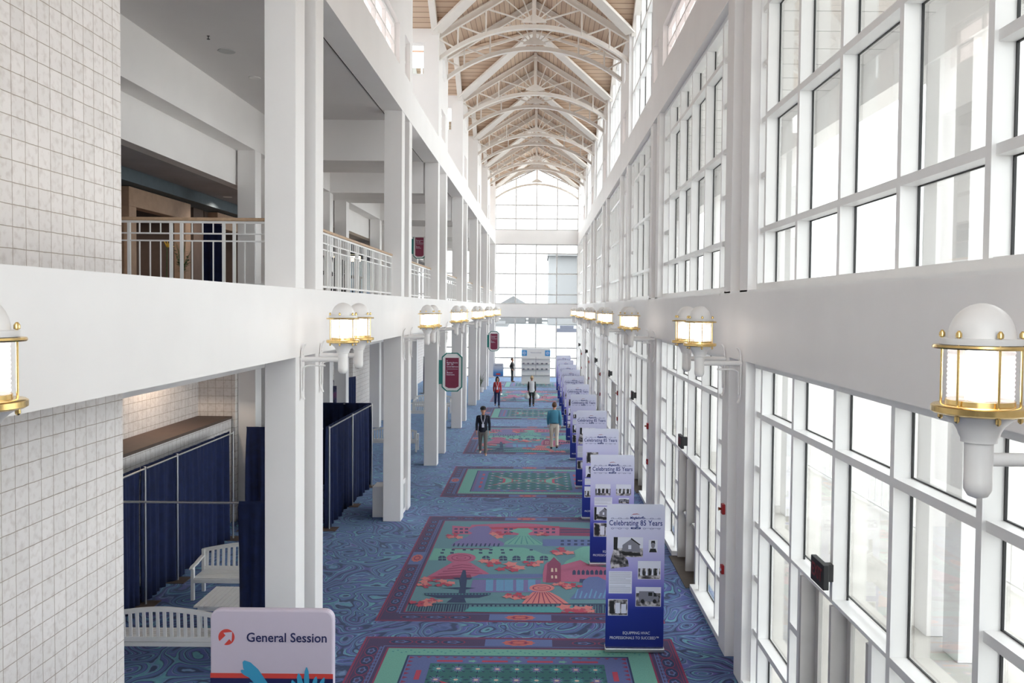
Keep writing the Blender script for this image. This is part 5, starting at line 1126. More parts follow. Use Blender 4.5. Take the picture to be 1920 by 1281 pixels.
def banner_stand(variant, full):
    r = empty('rollup_banner', cat='banner')
    MB().prism(rrect(-BW/2, BW/2, .06, BH, .06, -.018, bottom=False), (0, .012, 0)).build('printed_panel', 'banner_print', r)
    MB().box(-BW/2-.01, BW/2+.01, -.09, .09, 0, .065).build('base', 'chrome', r, bevel=.012)
    MB().tube([(0, .03, .06), (0, .03, BH-.03)], .012, 8).build('support_pole', 'chrome', r)
    text('Celebrating 85 Years', .12, 'ink_navy', r, (0, -.0195, 2.065), off=.0015, sx=.80, space=1.04)
    text("Mingledorff's", .056, 'ink_navy', r, (.02, -.0195, 2.15), off=.002, shear=.3, sx=.8, name='company_name')
    text('EQUIPPING HVAC', .064, 'ink_white', r, (.03, -.0195, .29), sx=.85)
    text('PROFESSIONALS TO SUCCEED™', .064, 'ink_white', r, (.0, -.0195, .21), sx=.85)
    for s in (-1, 1):
        a, b = (.11 if s > 0 else -.4), (.4 if s > 0 else -.11)
        for z, q in ((2.135, 1), (1.985, -1)):
            m = MB(); scroll(m, a, b, z, q); m.build('scroll_ornament', 'ink_navy', r)
    sw = MB(); sw.flat([(-.08, -.0205, 2.19), (-.04, -.0205, 2.215), (.02, -.0205, 2.22), (.07, -.0205, 2.205), (.02, -.0205, 2.21), (-.04, -.0205, 2.205)]); sw.build('red_swoosh', 'red_device', r)
    MB().prism(rrect(-.08, .08, 1.97, 2.0, .012, -.0205), (0, .001, 0)).build('date_badge', 'ink_navy', r)
    text('1939 - 2024', .024, 'ink_white', r, (0, -.0216, 1.985))
    if variant == 0:
        picture(r, -.35, .12, 1.52, 1.84, 'house', white=False); picture(r, .21, .35, 1.60, 1.80, 'portrait', white=False)
        m = MB(); m.flat([(-.39, -.0225, 1.33), (-.1, -.0225, 1.37), (-.12, -.0225, 1.47), (-.25, -.0225, 1.62), (-.35, -.0225, 1.64), (-.4, -.0225, 1.45)]); m.build('photograph', 'photo_dark', r)
        picture(r, .05, .40, 1.17, 1.45, 'people'); textblock(r, -.42, -.05, .93, 1.29); picture(r, .02, .41, .73, 1.03, 'van'); picture(r, -.42, -.12, .58, .83, 'machine')
    elif variant == 1:
        picture(r, -.36, -.04, 1.50, 1.74, 'people', white=False); picture(r, .08, .40, 1.50, 1.74, 'people', white=False); textblock(r, -.38, 0, 1.28, 1.46); picture(r, .14, .36, 1.33, 1.45, 'van', white=False)
        picture(r, -.38, -.02, .97, 1.25, 'house'); picture(r, -.38, -.02, .62, .9, 'machine'); picture(r, .06, .4, .8, 1.2, 'van')
    else:
        picture(r, -.36, -.06, 1.47, 1.75, 'machine', white=False); picture(r, -.38, -.1, 1.1, 1.4, 'portrait', white=False); textblock(r, -.4, -.04, .9, 1.07); picture(r, -.4, -.06, .58, .85, 'people'); picture(r, .05, .38, 1.2, 1.6, 'house')
    return r
BY = [(13.2, 1.57), (17.65, 1.59), (21.5, 1.62), (25.3, 1.62), (30, 1.62), (34, 1.6), (38.2, 1.62), (42, 1.62), (45.8, 1.6), (49.6, 1.6), (54.6, 1.62)]
bproto = [banner_stand(v, True) for v in range(3)]
for k, (y, x) in enumerate(BY):
    v = k % 3; lab = ['anniversary banner with van and house photos, %s in the row', 'lavender to blue anniversary banner, %s in the row along the windows', 'tall anniversary banner partly hidden, %s in the row along the windows'][v] % ORD[k]
    if k < 3: o = bproto[v]; o.location = (x, y, .008); o['label'] = lab; o['group'] = 'anniversary banners along the windows'
    else: dup(bproto[v], loc=(x, y, .008), label=lab)
# ---------------- general session sign ----------------
def info_sign():
    r = empty('info_sign', (-2.72, 8.45, 0), math.radians(0), label='mauve rounded free-standing sign reading General Session, lower left', cat='sign')
    w, h, t = .635, 2.37, .09
    MB().prism(rrect(-w, w, .04, h, .1, 0), (0, t, 0)).build('board', 'sign_board', r, bevel=.02)
    tag(MB().prism([(-w+.004, -.0045, 1.66), (w-.004, -.0045, 1.66), (w-.004, -.0045, 1.71), (-w+.004, -.0045, 1.71)], (0, .003, 0)).build('red_band', 'sign_red', r), 'red stripe')
    tag(MB().prism([(-w+.004, -.0045, .1), (w-.004, -.0045, .1), (w-.004, -.0045, 1.66), (-w+.004, -.0045, 1.66)], (0, .003, 0)).build('navy_panel', 'sign_navy', r), 'dark navy lower panel')
    text('General Session', .135, 'sign_navy', r, (.155, -.003, 2.08), off=.0016, sx=.95)
    cx, cz, R = -.465, 2.085, .083
    MB().prism([(cx+R*math.cos(k*math.pi/20), -.003, cz+R*math.sin(k*math.pi/20)) for k in range(40)], (0, .002, 0)).build('arrow_disc', 'sign_red', r)
    MB().prism([(cx-.075, -.0055, cz-.045), (cx-.03, -.0055, cz-.085), (cx+.03, -.0055, cz-.02), (cx+.053, -.0055, cz-.045), (cx+.06, -.0055, cz+.055), (cx-.03, -.0055, cz+.045), (cx-.008, -.0055, cz+.018)], (0, .002, 0)).build('arrow', 'sign_board', r)
    m = MB()
    def leaf(x, z, L, a, wd):
        pts = []
        for u, k in ((0, .35), (.3, .8), (.65, 1), (.88, .75), (1, .2)): pts.append((u*L, k*wd/2))
        pts += [(p, -q) for p, q in pts[::-1]]
        ca, sa = math.cos(a), math.sin(a); m.lay = getattr(m, 'lay', 0)+1
        m.flat([(x+p*ca-q*sa, -.0056-m.lay*.0003, z+p*sa+q*ca) for p, q in pts])
    for x, z, L, a, wd in ((.0, 1.48, .46, 2.25, .13), (-.14, 1.68, .2, 2.35, .07), (-.18, 1.66, .16, 2.6, .05), (.05, 1.4, .35, 2.5, .1), (0, 1.45, .38, 2.75, .07), (.36, 1.42, .36, 1.57, .055), (.33, 1.42, .3, 1.75, .06), (.3, 1.42, .24, 1.95, .06), (.4, 1.42, .27, 1.35, .055), (.42, 1.4, .3, 1.15, .05)): leaf(x, z, L, a, wd)
    m.build('leaf_motif', 'sign_leaf', r)
mat('sign_board', srgb(205, 195, 212), .5, noise=.01); mat('sign_red', srgb(214, 70, 62), .5); mat('sign_navy', srgb(26, 30, 84), .5); mat('sign_leaf', srgb(60, 158, 200), .5)
info_sign()
# ---------------- hanging wayfinding signs ----------------
def way_sign():
    r = empty('wayfinding_sign', cat='sign'); w, h = .36, .68
    def oct_(w, h, y, c=.12): return [(-w, y, -h+c), (-w*.55, y, -h), (w*.55, y, -h), (w, y, -h+c), (w, y, h-c), (w*.55, y, h), (-w*.55, y, h), (-w, y, h-c)]
    o, i = oct_(w, h, 0, .15), oct_(w-.035, h-.035, 0, .14); m = MB(); n = 8
    vs = [Vector(p)+Vector((0, d, 0)) for d in (-.03, .03) for p in o+i]
    fs = []
    for k in range(8):
        k2 = (k+1) % 8; fs += [(k, k2, 8+k2, 8+k), (16+k, 24+k, 24+k2, 16+k2), (k, 16+k, 16+k2, k2), (8+k, 8+k2, 24+k2, 24+k)]
    m.add(vs, fs); m.build('frame', 'teal_sign', r)
    MB().prism(oct_(w-.035, h-.035, -.012, .14), (0, .024, 0)).build('panel', 'sign_white', r)
    MB().prism([(-.235, -.02, -.5), (-.12, -.02, -.56), (.12, -.02, -.56), (.235, -.02, -.5), (.235, -.02, .5), (-.235, -.02, .5)], (0, .04, 0)).build('message_panel', 'maroon_sign', r)
    for t, z in (('A', .40), ('Meeting Rooms', .33), ('100 - 107', .265), ('Grand Ballroom', .19), ('B', .04), ('Museum', -.02), ('Restrooms', -.09)):
        text(t, .062 if len(t) > 1 else .05, 'ink_white', r, (-.19, -.0215, z), align='LEFT', off=.0006)
    MB().box(-.19, .2, -.022, -.02, .105, .112).build('divider', 'ink_white', r)
    MB().box(-w-.1, -w, -.02, .02, -.42, .42).build('side_fin', 'teal_sign', r)
    return r
w0 = way_sign(); w0.location = (XL+.47, 29.0, H-2.28); tag(w0, 'teal framed maroon wayfinding sign on the third column pair, largest of its kind', 'sign', 'maroon wayfinding signs')
dup(w0, loc=(XL+.47, 55.8, H-2.28), label='teal framed maroon wayfinding sign far down the left colonnade')
dup(w0, loc=(-7.2+.47, 46.6, H+3.35), label='teal framed maroon wayfinding sign high in the gallery above the railing')
# ---------------- exit signs, alarms ----------------
def exit_sign():
    r = empty('exit_sign', cat='exit sign')
    MB().box(-.16, -.1, -.2, .2, -.13, .13).build('housing', 'black', r, bevel=.006)
    MB().box(-.1, .0, -.05, .05, -.09, .09).build('mount', 'black', r, bevel=.004)
    text('EXIT', .19, 'exit_red', r, (-.1625, 0, 0), rot=(math.pi/2, 0, -math.pi/2), off=.004, sx=.8)
    return r
e0 = None
for i in range(7):
    mu, dr, c = bay_mulls(i); y = 8.71 if i == 0 else (c if i == 1 else c+.72)
    lab = 'black box exit sign over the doors of the %s bay on the right' % ORDN[i]
    if e0 is None: e0 = exit_sign(); e0.location = (XW, y-.02, H-2.76); tag(e0, lab, group='exit signs over the doors')
    else: dup(e0, loc=(XW, y, H-2.76), label=lab)
for i in range(1, 7):
    y = PAIRS[i][1]+.15
    a = empty('alarm_horn', (XR, y, 2.32), label='small red alarm horn on the far column of the %s right pair, upper' % ORDN[i], cat='fire alarm', group='red alarm horns')
    MB().box(-.05, 0, -.06, .06, -.08, .08).build('body', 'red_device', a, bevel=.008); MB().tube([(-.05, 0, 0), (-.1, 0, 0)], [.012, .03], 10).build('horn', 'brass', a)
    p = empty('pull_station', (XR, y, 1.35), label='small red fire pull station below the alarm on the %s right pair' % ORDN[i], cat='fire alarm', group='red pull stations')
    MB().box(-.045, 0, -.05, .05, -.07, .07).build('body', 'red_device', p, bevel=.006); MB().box(-.06, -.045, -.04, .04, -.015, .015).build('handle', 'ink_white', p)
# ---------------- garden benches and table ----------------
def bench(L=1.5):
    r = empty('garden_bench', cat='bench'); m = MB(); h = L/2     # sits facing -y
    for k in range(6): m.box(-h+.04, h-.04, -.46+k*.085, -.39+k*.085, .40, .425)
    m.box(-h+.04, h-.04, -.47, -.45, .33, .40); m.box(-h+.04, h-.04, .02, .045, .33, .40)
    m.build('seat', 'bench_white', r, bevel=.004)
    m = MB(); n = 20; zt = lambda x: .82+.13*math.cos(x/h*math.pi/2)
    for k in range(n):
        x0, x1 = -h+.03+(2*h-.06)*k/n, -h+.03+(2*h-.06)*(k+1)/n
        m.prism([(x0, .06, zt(x0)-.07), (x1, .06, zt(x1)-.07), (x1, .06, zt(x1)), (x0, .06, zt(x0))], (0, .035, 0))
    m.box(-h+.03, h-.03, .04, .075, .42, .49)
    m.build('back_rail', 'bench_white', r)
    m = MB(); ns = int((L-.15)/.1)
    for k in range(ns):
        x = -h+.1+(2*h-.2)*k/(ns-1); m.bar((x, .055, .47), (x, .078, zt(x)-.05), .048, .018, up=(0, 1, 0))
    m.build('back_slats', 'bench_white', r)
    for s in (-1, 1):
        x = s*(h-.03)
        MB().box(x-.03, x+.03, .03, .09, 0, zt(h)).build('leg', 'bench_white', r, bevel=.004); MB().box(x-.03, x+.03, -.47, -.41, 0, .62).build('leg', 'bench_white', r, bevel=.004)
        m = MB()
        for p, q in (((.06, .70), (-.1, .68)), ((-.1, .68), (-.3, .64)), ((-.3, .64), (-.45, .63)), ((-.45, .63), (-.52, .60))): m.bar((x, p[0], p[1]), (x, q[0], q[1]), .07, .028)
        m.build('armrest', 'bench_white', r)
    return r
b0 = bench(1.95); b0.location = (-5.65, 12.45, 0); b0.rotation_euler.z = math.pi
tag(b0, 'white slatted garden bench seen from behind, lower left beside the block wall', group='white garden benches')
dup(b0, loc=(-5.45, 15.75, 0), rz=0, label='white garden bench facing the camera behind the low slatted table')
dup(b0, loc=(-5.55, 31.3, 0), rz=math.pi, label='white garden bench seen between the second and third left column pairs')
dup(b0, loc=(-5.4, 40.0, 0), rz=math.pi, label='farther white garden bench behind the third left column pair')
dup(b0, loc=(-5.5, 43.2, 0), rz=0, label='white garden bench facing the camera far back among the left columns')
dup(b0, loc=(2.6, 24.1, .008), rz=-math.pi/2, label='white garden bench along the windows behind the second banner')
dup(b0, loc=(2.6, 31.9, .008), rz=-math.pi/2, label='white garden bench along the windows behind the third and fourth banners')
def slat_table():
    r = empty('slatted_table', (-5.25, 14.28, 0), label='low white slatted garden table between two white benches', cat='table'); m = MB(); W2, D2 = .5, .5
    for k in range(12): m.box(-W2+k*W2/6, -W2+(k+.9)*W2/6, -D2, D2, .42, .445)
    m.build('tabletop', 'bench_white', r)
    MB().box(-W2+.05, W2-.05, -D2+.05, D2-.05, .35, .42).build('apron', 'bench_white', r)
    for x in (-1, 1):
        for y in (-1, 1): MB().box(x*(W2-.08)-.03, x*(W2-.08)+.03, y*(D2-.08)-.03, y*(D2-.08)+.03, 0, .36).build('leg', 'bench_white', r)
slat_table()
# ---------------- pipe and drape ----------------
def drape(name_label, p, q, h=2.5, off=-.03, d0=0., d1=1., seed=1, posts=(0, 1), grp='navy pipe and drape panels', bar=(0, 1)):
    p = Vector((*p, 0)); q = Vector((*q, 0)); L = (q-p).length; t = (q-p).normalized()
    r = empty('pipe_and_drape', p, math.atan2(t.y, t.x), label=name_label, cat='drape', group=grp); rnd = random.Random(seed)
    MB().tube([(bar[0]*L, 0, h), (bar[1]*L, 0, h)], .019, 8).build('crossbar', 'chrome', r, smooth=True)
    for k, u in enumerate(posts):
        MB().tube([(u*L, 0, 0), (u*L, 0, h+.04)], .021, 10).build('upright_pole', 'chrome', r, smooth=True)
        MB().box(u*L-.2, u*L+.2, -.2, .2, .005, .014).build('base_plate', 'brown', r)
    n = int((d1-d0)*L/.02)+2; ph = [rnd.uniform(0, 6.28) for _ in range(4)]; fr = [rnd.uniform(14, 20), rnd.uniform(30, 38), rnd.uniform(5, 8), rnd.uniform(2, 3)]
    rows = [h+.035, h-.02, h-.07, h-.3, h*.7, h*.4, h*.15, .02]; amp = [.008, .012, .016, .03, .045, .055, .062, .066]
    vs = []
    for zi, z in enumerate(rows):
        for k in range(n):
            x = (d0+(d1-d0)*k/(n-1))*L; a = amp[zi]
            y = a*(math.sin(x*fr[0]+ph[0])*(.6+.4*math.sin(x*fr[3]+ph[3]))+.5*math.sin(x*fr[1]+ph[1])+.5*math.sin(x*fr[2]+ph[2]+zi*.1))
            vs.append((x+.01*math.sin(zi+x*9), off+y, z))
    fs = [(i*n+k, i*n+k+1, (i+1)*n+k+1, (i+1)*n+k) for i in range(len(rows)-1) for k in range(n-1)]
    o = MB().add(vs, fs).build('curtain', 'navy_cloth', r, smooth=True); sm = o.modifiers.new('thick', 'SOLIDIFY'); sm.thickness = .006
    return r
drape('navy drape in front of the block planter wall, panel nearest the block pillar', (-7.15, 12.9), (-7.15, 15.05), seed=2, off=.09, posts=(1,))
drape('navy drape in front of the block planter wall, middle narrow panel', (-7.15, 15.1), (-7.15, 16.4), seed=3, off=.09, posts=(1,))
drape('navy drape in front of the block planter wall, farthest wide panel', (-7.15, 16.45), (-7.15, 19.4), seed=4, off=.09, posts=(1,))
drape('bare chrome crossbar with a short navy drape beside the nearest left column', (-9.1, 12.85), (-4.12, 12.85), h=2.42, d0=.895, d1=.992, seed=5, posts=(1,))
drape('dark navy drape facing the camera between the near left columns', (-7.1, 20.2), (-5.25, 20.2), seed=6, posts=(0,))
drape('long navy drape wall on the aisle behind the nearest left columns, near panel', (-5.12, 20.3), (-5.1, 22.7), seed=7, off=.08, posts=(0,))
drape('long navy drape wall on the aisle behind the nearest left columns, far panel', (-5.1, 22.75), (-5.06, 25.2), seed=8, off=.08, posts=(0, 1))
drape('dark navy drape closing the far side of the draped booth', (-7.6, 25.4), (-5.12, 25.4), seed=9, posts=(0,))
drape('short navy drape standing beyond the draped booth, near the dark poster', (-8.2, 33.0), (-7.75, 35.0), seed=10, posts=(0, 1))
drape('small navy drape far back under the gallery', (-7.3, 52.5), (-6.9, 53.0), seed=11, posts=(0,), h=2.3)
# ---------------- under the gallery: block planter wall, niche ----------------
struct(MB().box(-8.6, -7.75, 9.6, 20.9, 0, 2.63), 'wall_inner', 'blockwork', 'low block wall with a broad brown ledge behind the navy drapes', 'wall')
struct(MB().box(-8.62, -7.73, 9.6, 20.92, 2.63, 2.69), 'wall_inner', 'brown', 'brown ledge top of the low block wall', 'ledge')
struct(MB().box(-8.85, -8.6, 9.6, YEND, 0, FB), 'wall_inner', 'blockwork', 'block wall behind the planter ledge', 'wall')
struct(MB().box(-8.6, -7.66, 20.95, 21.3, 0, FB), 'wall_inner', 'blockwork', 'block return wall at the end of the ledge', 'wall')
struct(MB().box(-8.6, -8.1, 36.2, 36.5, 0, FB), 'wall_inner', 'blockwork', 'second block return wall deeper under the gallery', 'wall')
lt = bpy.data.lights.new('downlight', 'SPOT'); lt.energy = 22; lt.color = (1, .78, .58); lt.spot_size = 2.2; lt.shadow_soft_size = .08
lo = bpy.data.objects.new('downlight', lt); COL.objects.link(lo); lo.location = (-8.15, 18.2, FB-.12)
pm = empty('poster_board', (-7.6, 29.3, .9), math.radians(12), label='dark patterned poster board leaning by the inner columns beyond the booth', cat='poster')

def poster(nt, bs):
    v, s = objxyz(nt); n = nt.nodes.new('ShaderNodeTexNoise'); n.inputs['Scale'].default_value = 6; nt.links.new(v, n.inputs['Vector'])
    nt.links.new(ramp(nt, n.outputs['Fac'], [(.35, srgb(40, 44, 70)), (.5, srgb(84, 84, 120)), (.65, srgb(120, 80, 120))]), bs.inputs['Base Color'])
ndmat('poster', poster, .4)
MB().prism([(-.45, 0, .25), (.45, 0, .25), (.45, .1, 1.75), (-.45, .1, 1.75)], (0, .05, 0)).build('panel', 'poster', pm); MB().box(-.06, .06, .0, .3, -.9, .3).build('stand', 'black', pm)
hf = MB(); hf.box(-7.15, -6.9, 27.2, 27.4, 0, 2.7); hf.box(-7.15, -6.9, 28.3, 28.5, 0, 2.7); hf.box(-7.15, -6.9, 27.2, 28.5, 2.7, 2.85)
# cabinets beside the second pair
for (x0, x1, y0, y1, z, lb) in ((-3.93, -3.56, 21.6, 22.25, .9, 'low white cabinet with slotted front fitted between the second left pair of columns'), (-4.3, -4.02, 21.5, 22.1, .8, 'low grey-sided cabinet behind the second left column pair')):
    c = empty('cabinet', ((x0+x1)/2, (y0+y1)/2, 0), label=lb, cat='cabinet'); w, d = (x1-x0)/2, (y1-y0)/2
    MB().box(-w, w, -d, d, 0, z).build('body', 'white', c, bevel=.01); g = MB()
    for k in range(5): g.box(w, w+.006, -d+.06+k*.11, -d+.12+k*.11, .12, z-.12)
    g.build('grille', 'joint_grey', c)
# ---------------- gallery interior ----------------
def portal(y0, y1, x, z0, z1, lab):
    r = empty('portal_frame', (x, 0, 0), label=lab, cat='portal')
    m = MB(); t = .35
    m.box(0, .3, y0, y0+t, z0, z1-.45); m.box(0, .3, y1-t, y1, z0, z1-.45); m.box(0, .3, y0, y1, z1-.45, z1)
    m.build('frame', 'tan_veneer', r, bevel=.01)
    MB().box(-.02, .0, y0-.25, y0, z0, z1).build('side_panel', 'brown', r)
G = FT

portal(19.3, 22.7, -9.8, G, H+2.72, 'tan wood veneer portal deep in the gallery beside the block wall')
portal(24.6, 27.6, -9.8, G, H+2.72, 'second tan wood veneer portal deep in the gallery, farther right')
wbox('wall_inner', 'grey blue soffit above the wood portals in the gallery', -9.9, -9.2, 15, 45, H+2.74, H+3.05, m='slate_ceiling', cat='wall')
wbox('wall_inner', 'pale blue inner wall behind the wood portals', -12.2, -12, 12.4, 60, G, H+3.03, m='blue_wall', cat='wall')
wbox('wall_inner', 'brown wall return between the two portals', -11.5, -9.8, 23.6, 24.3, G, H+2.74, m='brown', cat='wall')
wbox('wall_inner', 'brown wall return after the second portal', -11.5, -9.8, 28.3, 28.6, G, H+2.74, m='brown', cat='wall')
for k, (y, lb) in enumerate(((24.0, 'left'), (31.0, 'right'))):
    r = empty('arched_doorway', (-11.98, y, G), label='arched doorway with pale double door seen through the %s portal' % lb, cat='doorway')
    m = MB(); w = .9; arch = [(0, w*math.cos(a*math.pi/12), 2.0+.55*math.sin(a*math.pi/12)) for a in range(13)]
    m.prism([(0, w+.12, 0)] + [(0, p[1]*1.13, p[2]+.1*math.sin(i*math.pi/12)) for i, p in enumerate(arch)] + [(0, -w-.12, 0)], (.05, 0, 0)); m.build('surround', 'tan_veneer', r)
    MB().prism([(.05, p[1], p[2]) for p in arch], (.02, 0, 0)).build('fanlight', 'dark_ceiling', r)
    for s in (-1, 1): MB().box(.05, .08, *sorted((s*.02, s*.86)), .02, 1.96).build('door_leaf', 'wood_rail', r, bevel=.01)
drape('navy drape standing inside the gallery between the portals', (-9.3, 23.1), (-8.75, 23.1), seed=14, posts=(), h=1.95)
for o in list(COL.objects):
    if o.get('label') == 'navy drape standing inside the gallery between the portals': o.location.z = G
def potted_plant(loc, h, lab, n=16, seed=1):
    r = empty('potted_plant', loc, label=lab, cat='plant'); rnd = random.Random(seed)
    MB().lathe([(.13, 0), (.18, .02), (.22, .32), (.2, .33), (.18, .28)], n=16).build('pot', 'lamp_white', r, smooth=True)
    st, lf = MB(), MB()
    for k in range(n):
        a = rnd.uniform(0, 6.28); l = h*rnd.uniform(.5, 1); sp = rnd.uniform(.08, .32)
        pts = [Vector((math.cos(a)*sp*u*u*1.2, math.sin(a)*sp*u*u*1.2, .28+l*u)) for u in (0, .35, .7, 1)]
        st.tube(pts, [.008, .006, .005, .003], 5)
        for j in range(9):
            u = .35+.07*j; p = pts[1].lerp(pts[3], (u-.3)); b = rnd.uniform(0, 6.28); d = Vector((math.cos(b), math.sin(b), rnd.uniform(-.1, .5))).normalized()
            sd = d.cross(Vector((0, 0, 1))).normalized()*.022; L = rnd.uniform(.1, .2)
            lf.add([p, p+d*L*.5+sd, p+d*L, p+d*L*.5-sd], [(0, 1, 2, 3)])
    st.build('stems', 'leaf', r); lf.build('leaves', 'leaf', r)
    return r
potted_plant((-8.75, 20.4, G), 1.1, 'dark leafy potted plant inside the gallery by the left portal', 18, 2)
potted_plant((-8.7, 25.2, G), .9, 'dark leafy potted plant inside the gallery by the second portal', 18, 3)
potted_plant((-3.75, 53.6, 0), 1.25, 'tall thin potted plant on the floor beside the far left columns', 14, 4)
bl = empty('bird_of_paradise', (-8.85, 19.75, G), label='yellow flower rising from the gallery plant by the left portal', cat='flower')
MB().tube([(0, 0, 0), (.02, 0, 1.1)], .01, 6).build('stem', 'leaf', bl)
fm = MB()
for k in range(5): fm.bar((.02, 0, 1.1), (.02+.16*math.cos(k*.5), 0, 1.12+.14*math.sin(k*.5)), .05, .012)
mat('yellow_petal', srgb(235, 190, 60), .6, noise=.1); fm.build('petals', 'yellow_petal', bl)
# air grille, ceiling fittings
ag = empty('air_grille', (-7.7, 14.52, H+3.53), label='dark three-part air grille in the gallery header wall', cat='vent')
MB().box(0, .012, -.55, .55, -.21, .21).build('grille_frame', 'door_metal', ag)
for k in range(3):
    f = MB().box(.012, .016, -.5+k*.35, -.2+k*.35, -.16, .16).build('louvre', 'black', ag); g = MB()
    for j in range(9): g.box(.014, .02, -.5+k*.35, -.2+k*.35, -.15+j*.035, -.143+j*.035)
    g.build('blades', 'ink_grey', f)
for (x, y, nm, lb) in ((-6.25, 18.3, 'downlight', 'round recessed ceiling light in the gallery ceiling'), ):
    r = empty(nm, (x, y, UB+.018), label=lb, cat='ceiling light'); MB().lathe([(.06, -.004), (.12, -.008), (.125, 0)], n=20).build('trim_ring', 'lamp_white', r); MB().lathe([(.01, -.002), (.06, -.003)], n=20).build('lens', 'chrome', r)
r = empty('speaker_grille', (-6.15, 16.4, UB+.018), label='flat round cover plate in the gallery ceiling', cat='ceiling plate'); MB().lathe([(.01, -.012), (.16, -.012), (.17, 0)], n=24).build('plate', 'joint_grey', r)
r = empty('sprinkler', (-6.15, 15.5, UB+.018), label='tiny sprinkler head hanging from the gallery ceiling', cat='sprinkler'); MB().lathe([(.03, 0), (.008, -.01), (.008, -.05), (.03, -.055), (.03, -.06)], n=10).build('head', 'black', r)
cv = empty('cove_light', (-9.6, 39, H+2.2), label='warm lit cove strip deep in the gallery', cat='light'); MB().box(-1.2, 1.2, -.05, .05, -.12, .12).build('strip', 'warm_strip', cv); MB().box(-1.5, 1.5, -.3, .3, .2, .6).build('canopy', 'slate_ceiling', cv)
# recessed lights inside the gallery
for k, (x, y) in enumerate(((-10.9, 17.5), (-10.9, 21.5), (-10.9, 26), (-10.9, 33), (-10.9, 42), (-8.8, 23.5))):
    r = empty('recessed_light', (x, y, H+3.028), label='round recessed light in the low gallery ceiling, %s from the camera' % ORD[k], cat='ceiling light', group='recessed gallery lights')
    MB().lathe([(.08, -.004), (.12, -.008), (.125, 0)], n=16).build('trim_ring', 'lamp_white', r)
    l = bpy.data.lights.new('recessed_lamp', 'SPOT'); l.energy = 26; l.color = (1, .86, .72); l.spot_size = 2.6; l.spot_blend = .6; l.shadow_soft_size = .08
    lo = bpy.data.objects.new('recessed_lamp', l); COL.objects.link(lo); lo.parent = r; lo.location = (0, 0, -.03)
# made-up black chairs standing in for dark slits behind the railing
def chair():
    r = empty('stand_in_chair', cat='chair')
    MB().box(-.22, .22, -.22, .22, .43, .47).build('seat', 'black', r, bevel=.01); MB().prism([(-.21, .2, .55), (.21, .2, .55), (.21, .26, .88), (-.21, .26, .88)], (0, .03, 0)).build('backrest', 'black', r, bevel=.006)
    for x in (-.2, .2):
        MB().bar((x, -.2, 0), (x, -.2, .44), .025, .025).build('leg', 'black', r); MB().bar((x, .24, 0), (x, .22, .88), .025, .025).build('leg', 'black', r)
    return r
c0 = chair()
for k in range(8):
    y = 15.0+k*.8; lab = 'made-up black chair filling the dark slits behind the gallery railing, %s of the row' % ORD[k]
    if k == 0: c0.location = (-4.6, y, G); c0.rotation_euler.z = math.pi/2; tag(c0, lab, group='made-up black chairs behind the railing')
    else: dup(c0, loc=(-4.6, y, G), label=lab)
# ---------------- far display tower, stand ----------------
def tower():
    r = empty('display_tower', (-.22, 59.9, .008), label='tall white display shelving tower with blue corner squares before the end window', cat='display')
    MB().box(-1.03, 1.03, -.15, .15, 0, 2.55).build('cabinet_body', 'sign_white', r, bevel=.01)
    for x in (-.84, .84):
        q = MB().box(x-.19, x+.19, -.165, -.15, 2.02, 2.42).build('blue_square', 'tower_blue', r); m = MB()
        for k in range(8):
            a = k*math.pi/4; m.bar((x+.04*math.cos(a), -.168, 2.22+.04*math.sin(a)), (x+.14*math.cos(a), -.168, 2.22+.14*math.sin(a)), .03, .006, up=(0, 1, 0))
        m.build('white_motif', 'ink_white', q)
    for z in (.62, 1.0, 1.4, 1.8): MB().box(-1.0, 1.0, -.3, -.15, z, z+.02).build('shelf', 'joint_grey', r)
    MB().box(-.01, .01, -.16, -.15, .6, 1.95).build('divider', 'ink_grey', r)
    pr = None
    for z in (1.02, 1.42):
        for k in range(6):
            if pr is None: pr = tag(MB().box(-.07, .07, -.04, .04, 0, .1).build('product_box', 'ink_grey', None, loc=(-1.1+k*.33, 59.68, z+.01)), 'small grey item on the far display tower shelves', 'box', 'small items on the display tower')
            else: dup(pr, loc=(-1.1+k*.33, 59.68, z+.01))
    for s in (-1, 1):
        for z in (1.12, 1.6): MB().box(*sorted((s*1.03, s*1.3)), -.15, .1, z, z+.025).build('side_shelf', 'joint_grey', r)
    text('Welcome to the Exhibit', .1, 'ink_navy', r, (0, -.152, 2.25), sx=.8)
mat('tower_blue', srgb(60, 150, 215), .5, noise=.02)
tower()
def standb():
    r = empty('poster_stand', (-2.55, 52.2, .008), label='rounded white to blue poster on a stand behind the woman in red', cat='poster stand')
    MB().prism(rrect(-.32, .32, 1.15, 1.97, .06, 0), (0, .03, 0)).build('poster_panel', 'poster_blue', r); MB().tube([(0, .05, 0), (0, .05, 1.3)], .02, 8).build('pole', 'chrome', r); MB().box(-.25, .25, -.15, .25, 0, .02).build('foot', 'chrome', r)
    text('WELCOME', .1, 'ink_navy', r, (0, -.002, 1.83)); MB().prism(rrect(-.14, .14, 1.24, 1.34, .04, -.004), (0, .003, 0)).build('red_badge', 'sign_red', r)
def pb(nt, bs):
    v, s = objxyz(nt); nt.links.new(ramp(nt, mth(nt, 'DIVIDE', mth(nt, 'SUBTRACT', s[2], 1.15), .82), [(0, srgb(60, 110, 190)), (.3, srgb(80, 150, 215)), (.6, srgb(190, 205, 230)), (1, srgb(235, 238, 246))]), bs.inputs['Base Color'])
ndmat('poster_blue', pb, .5); standb()
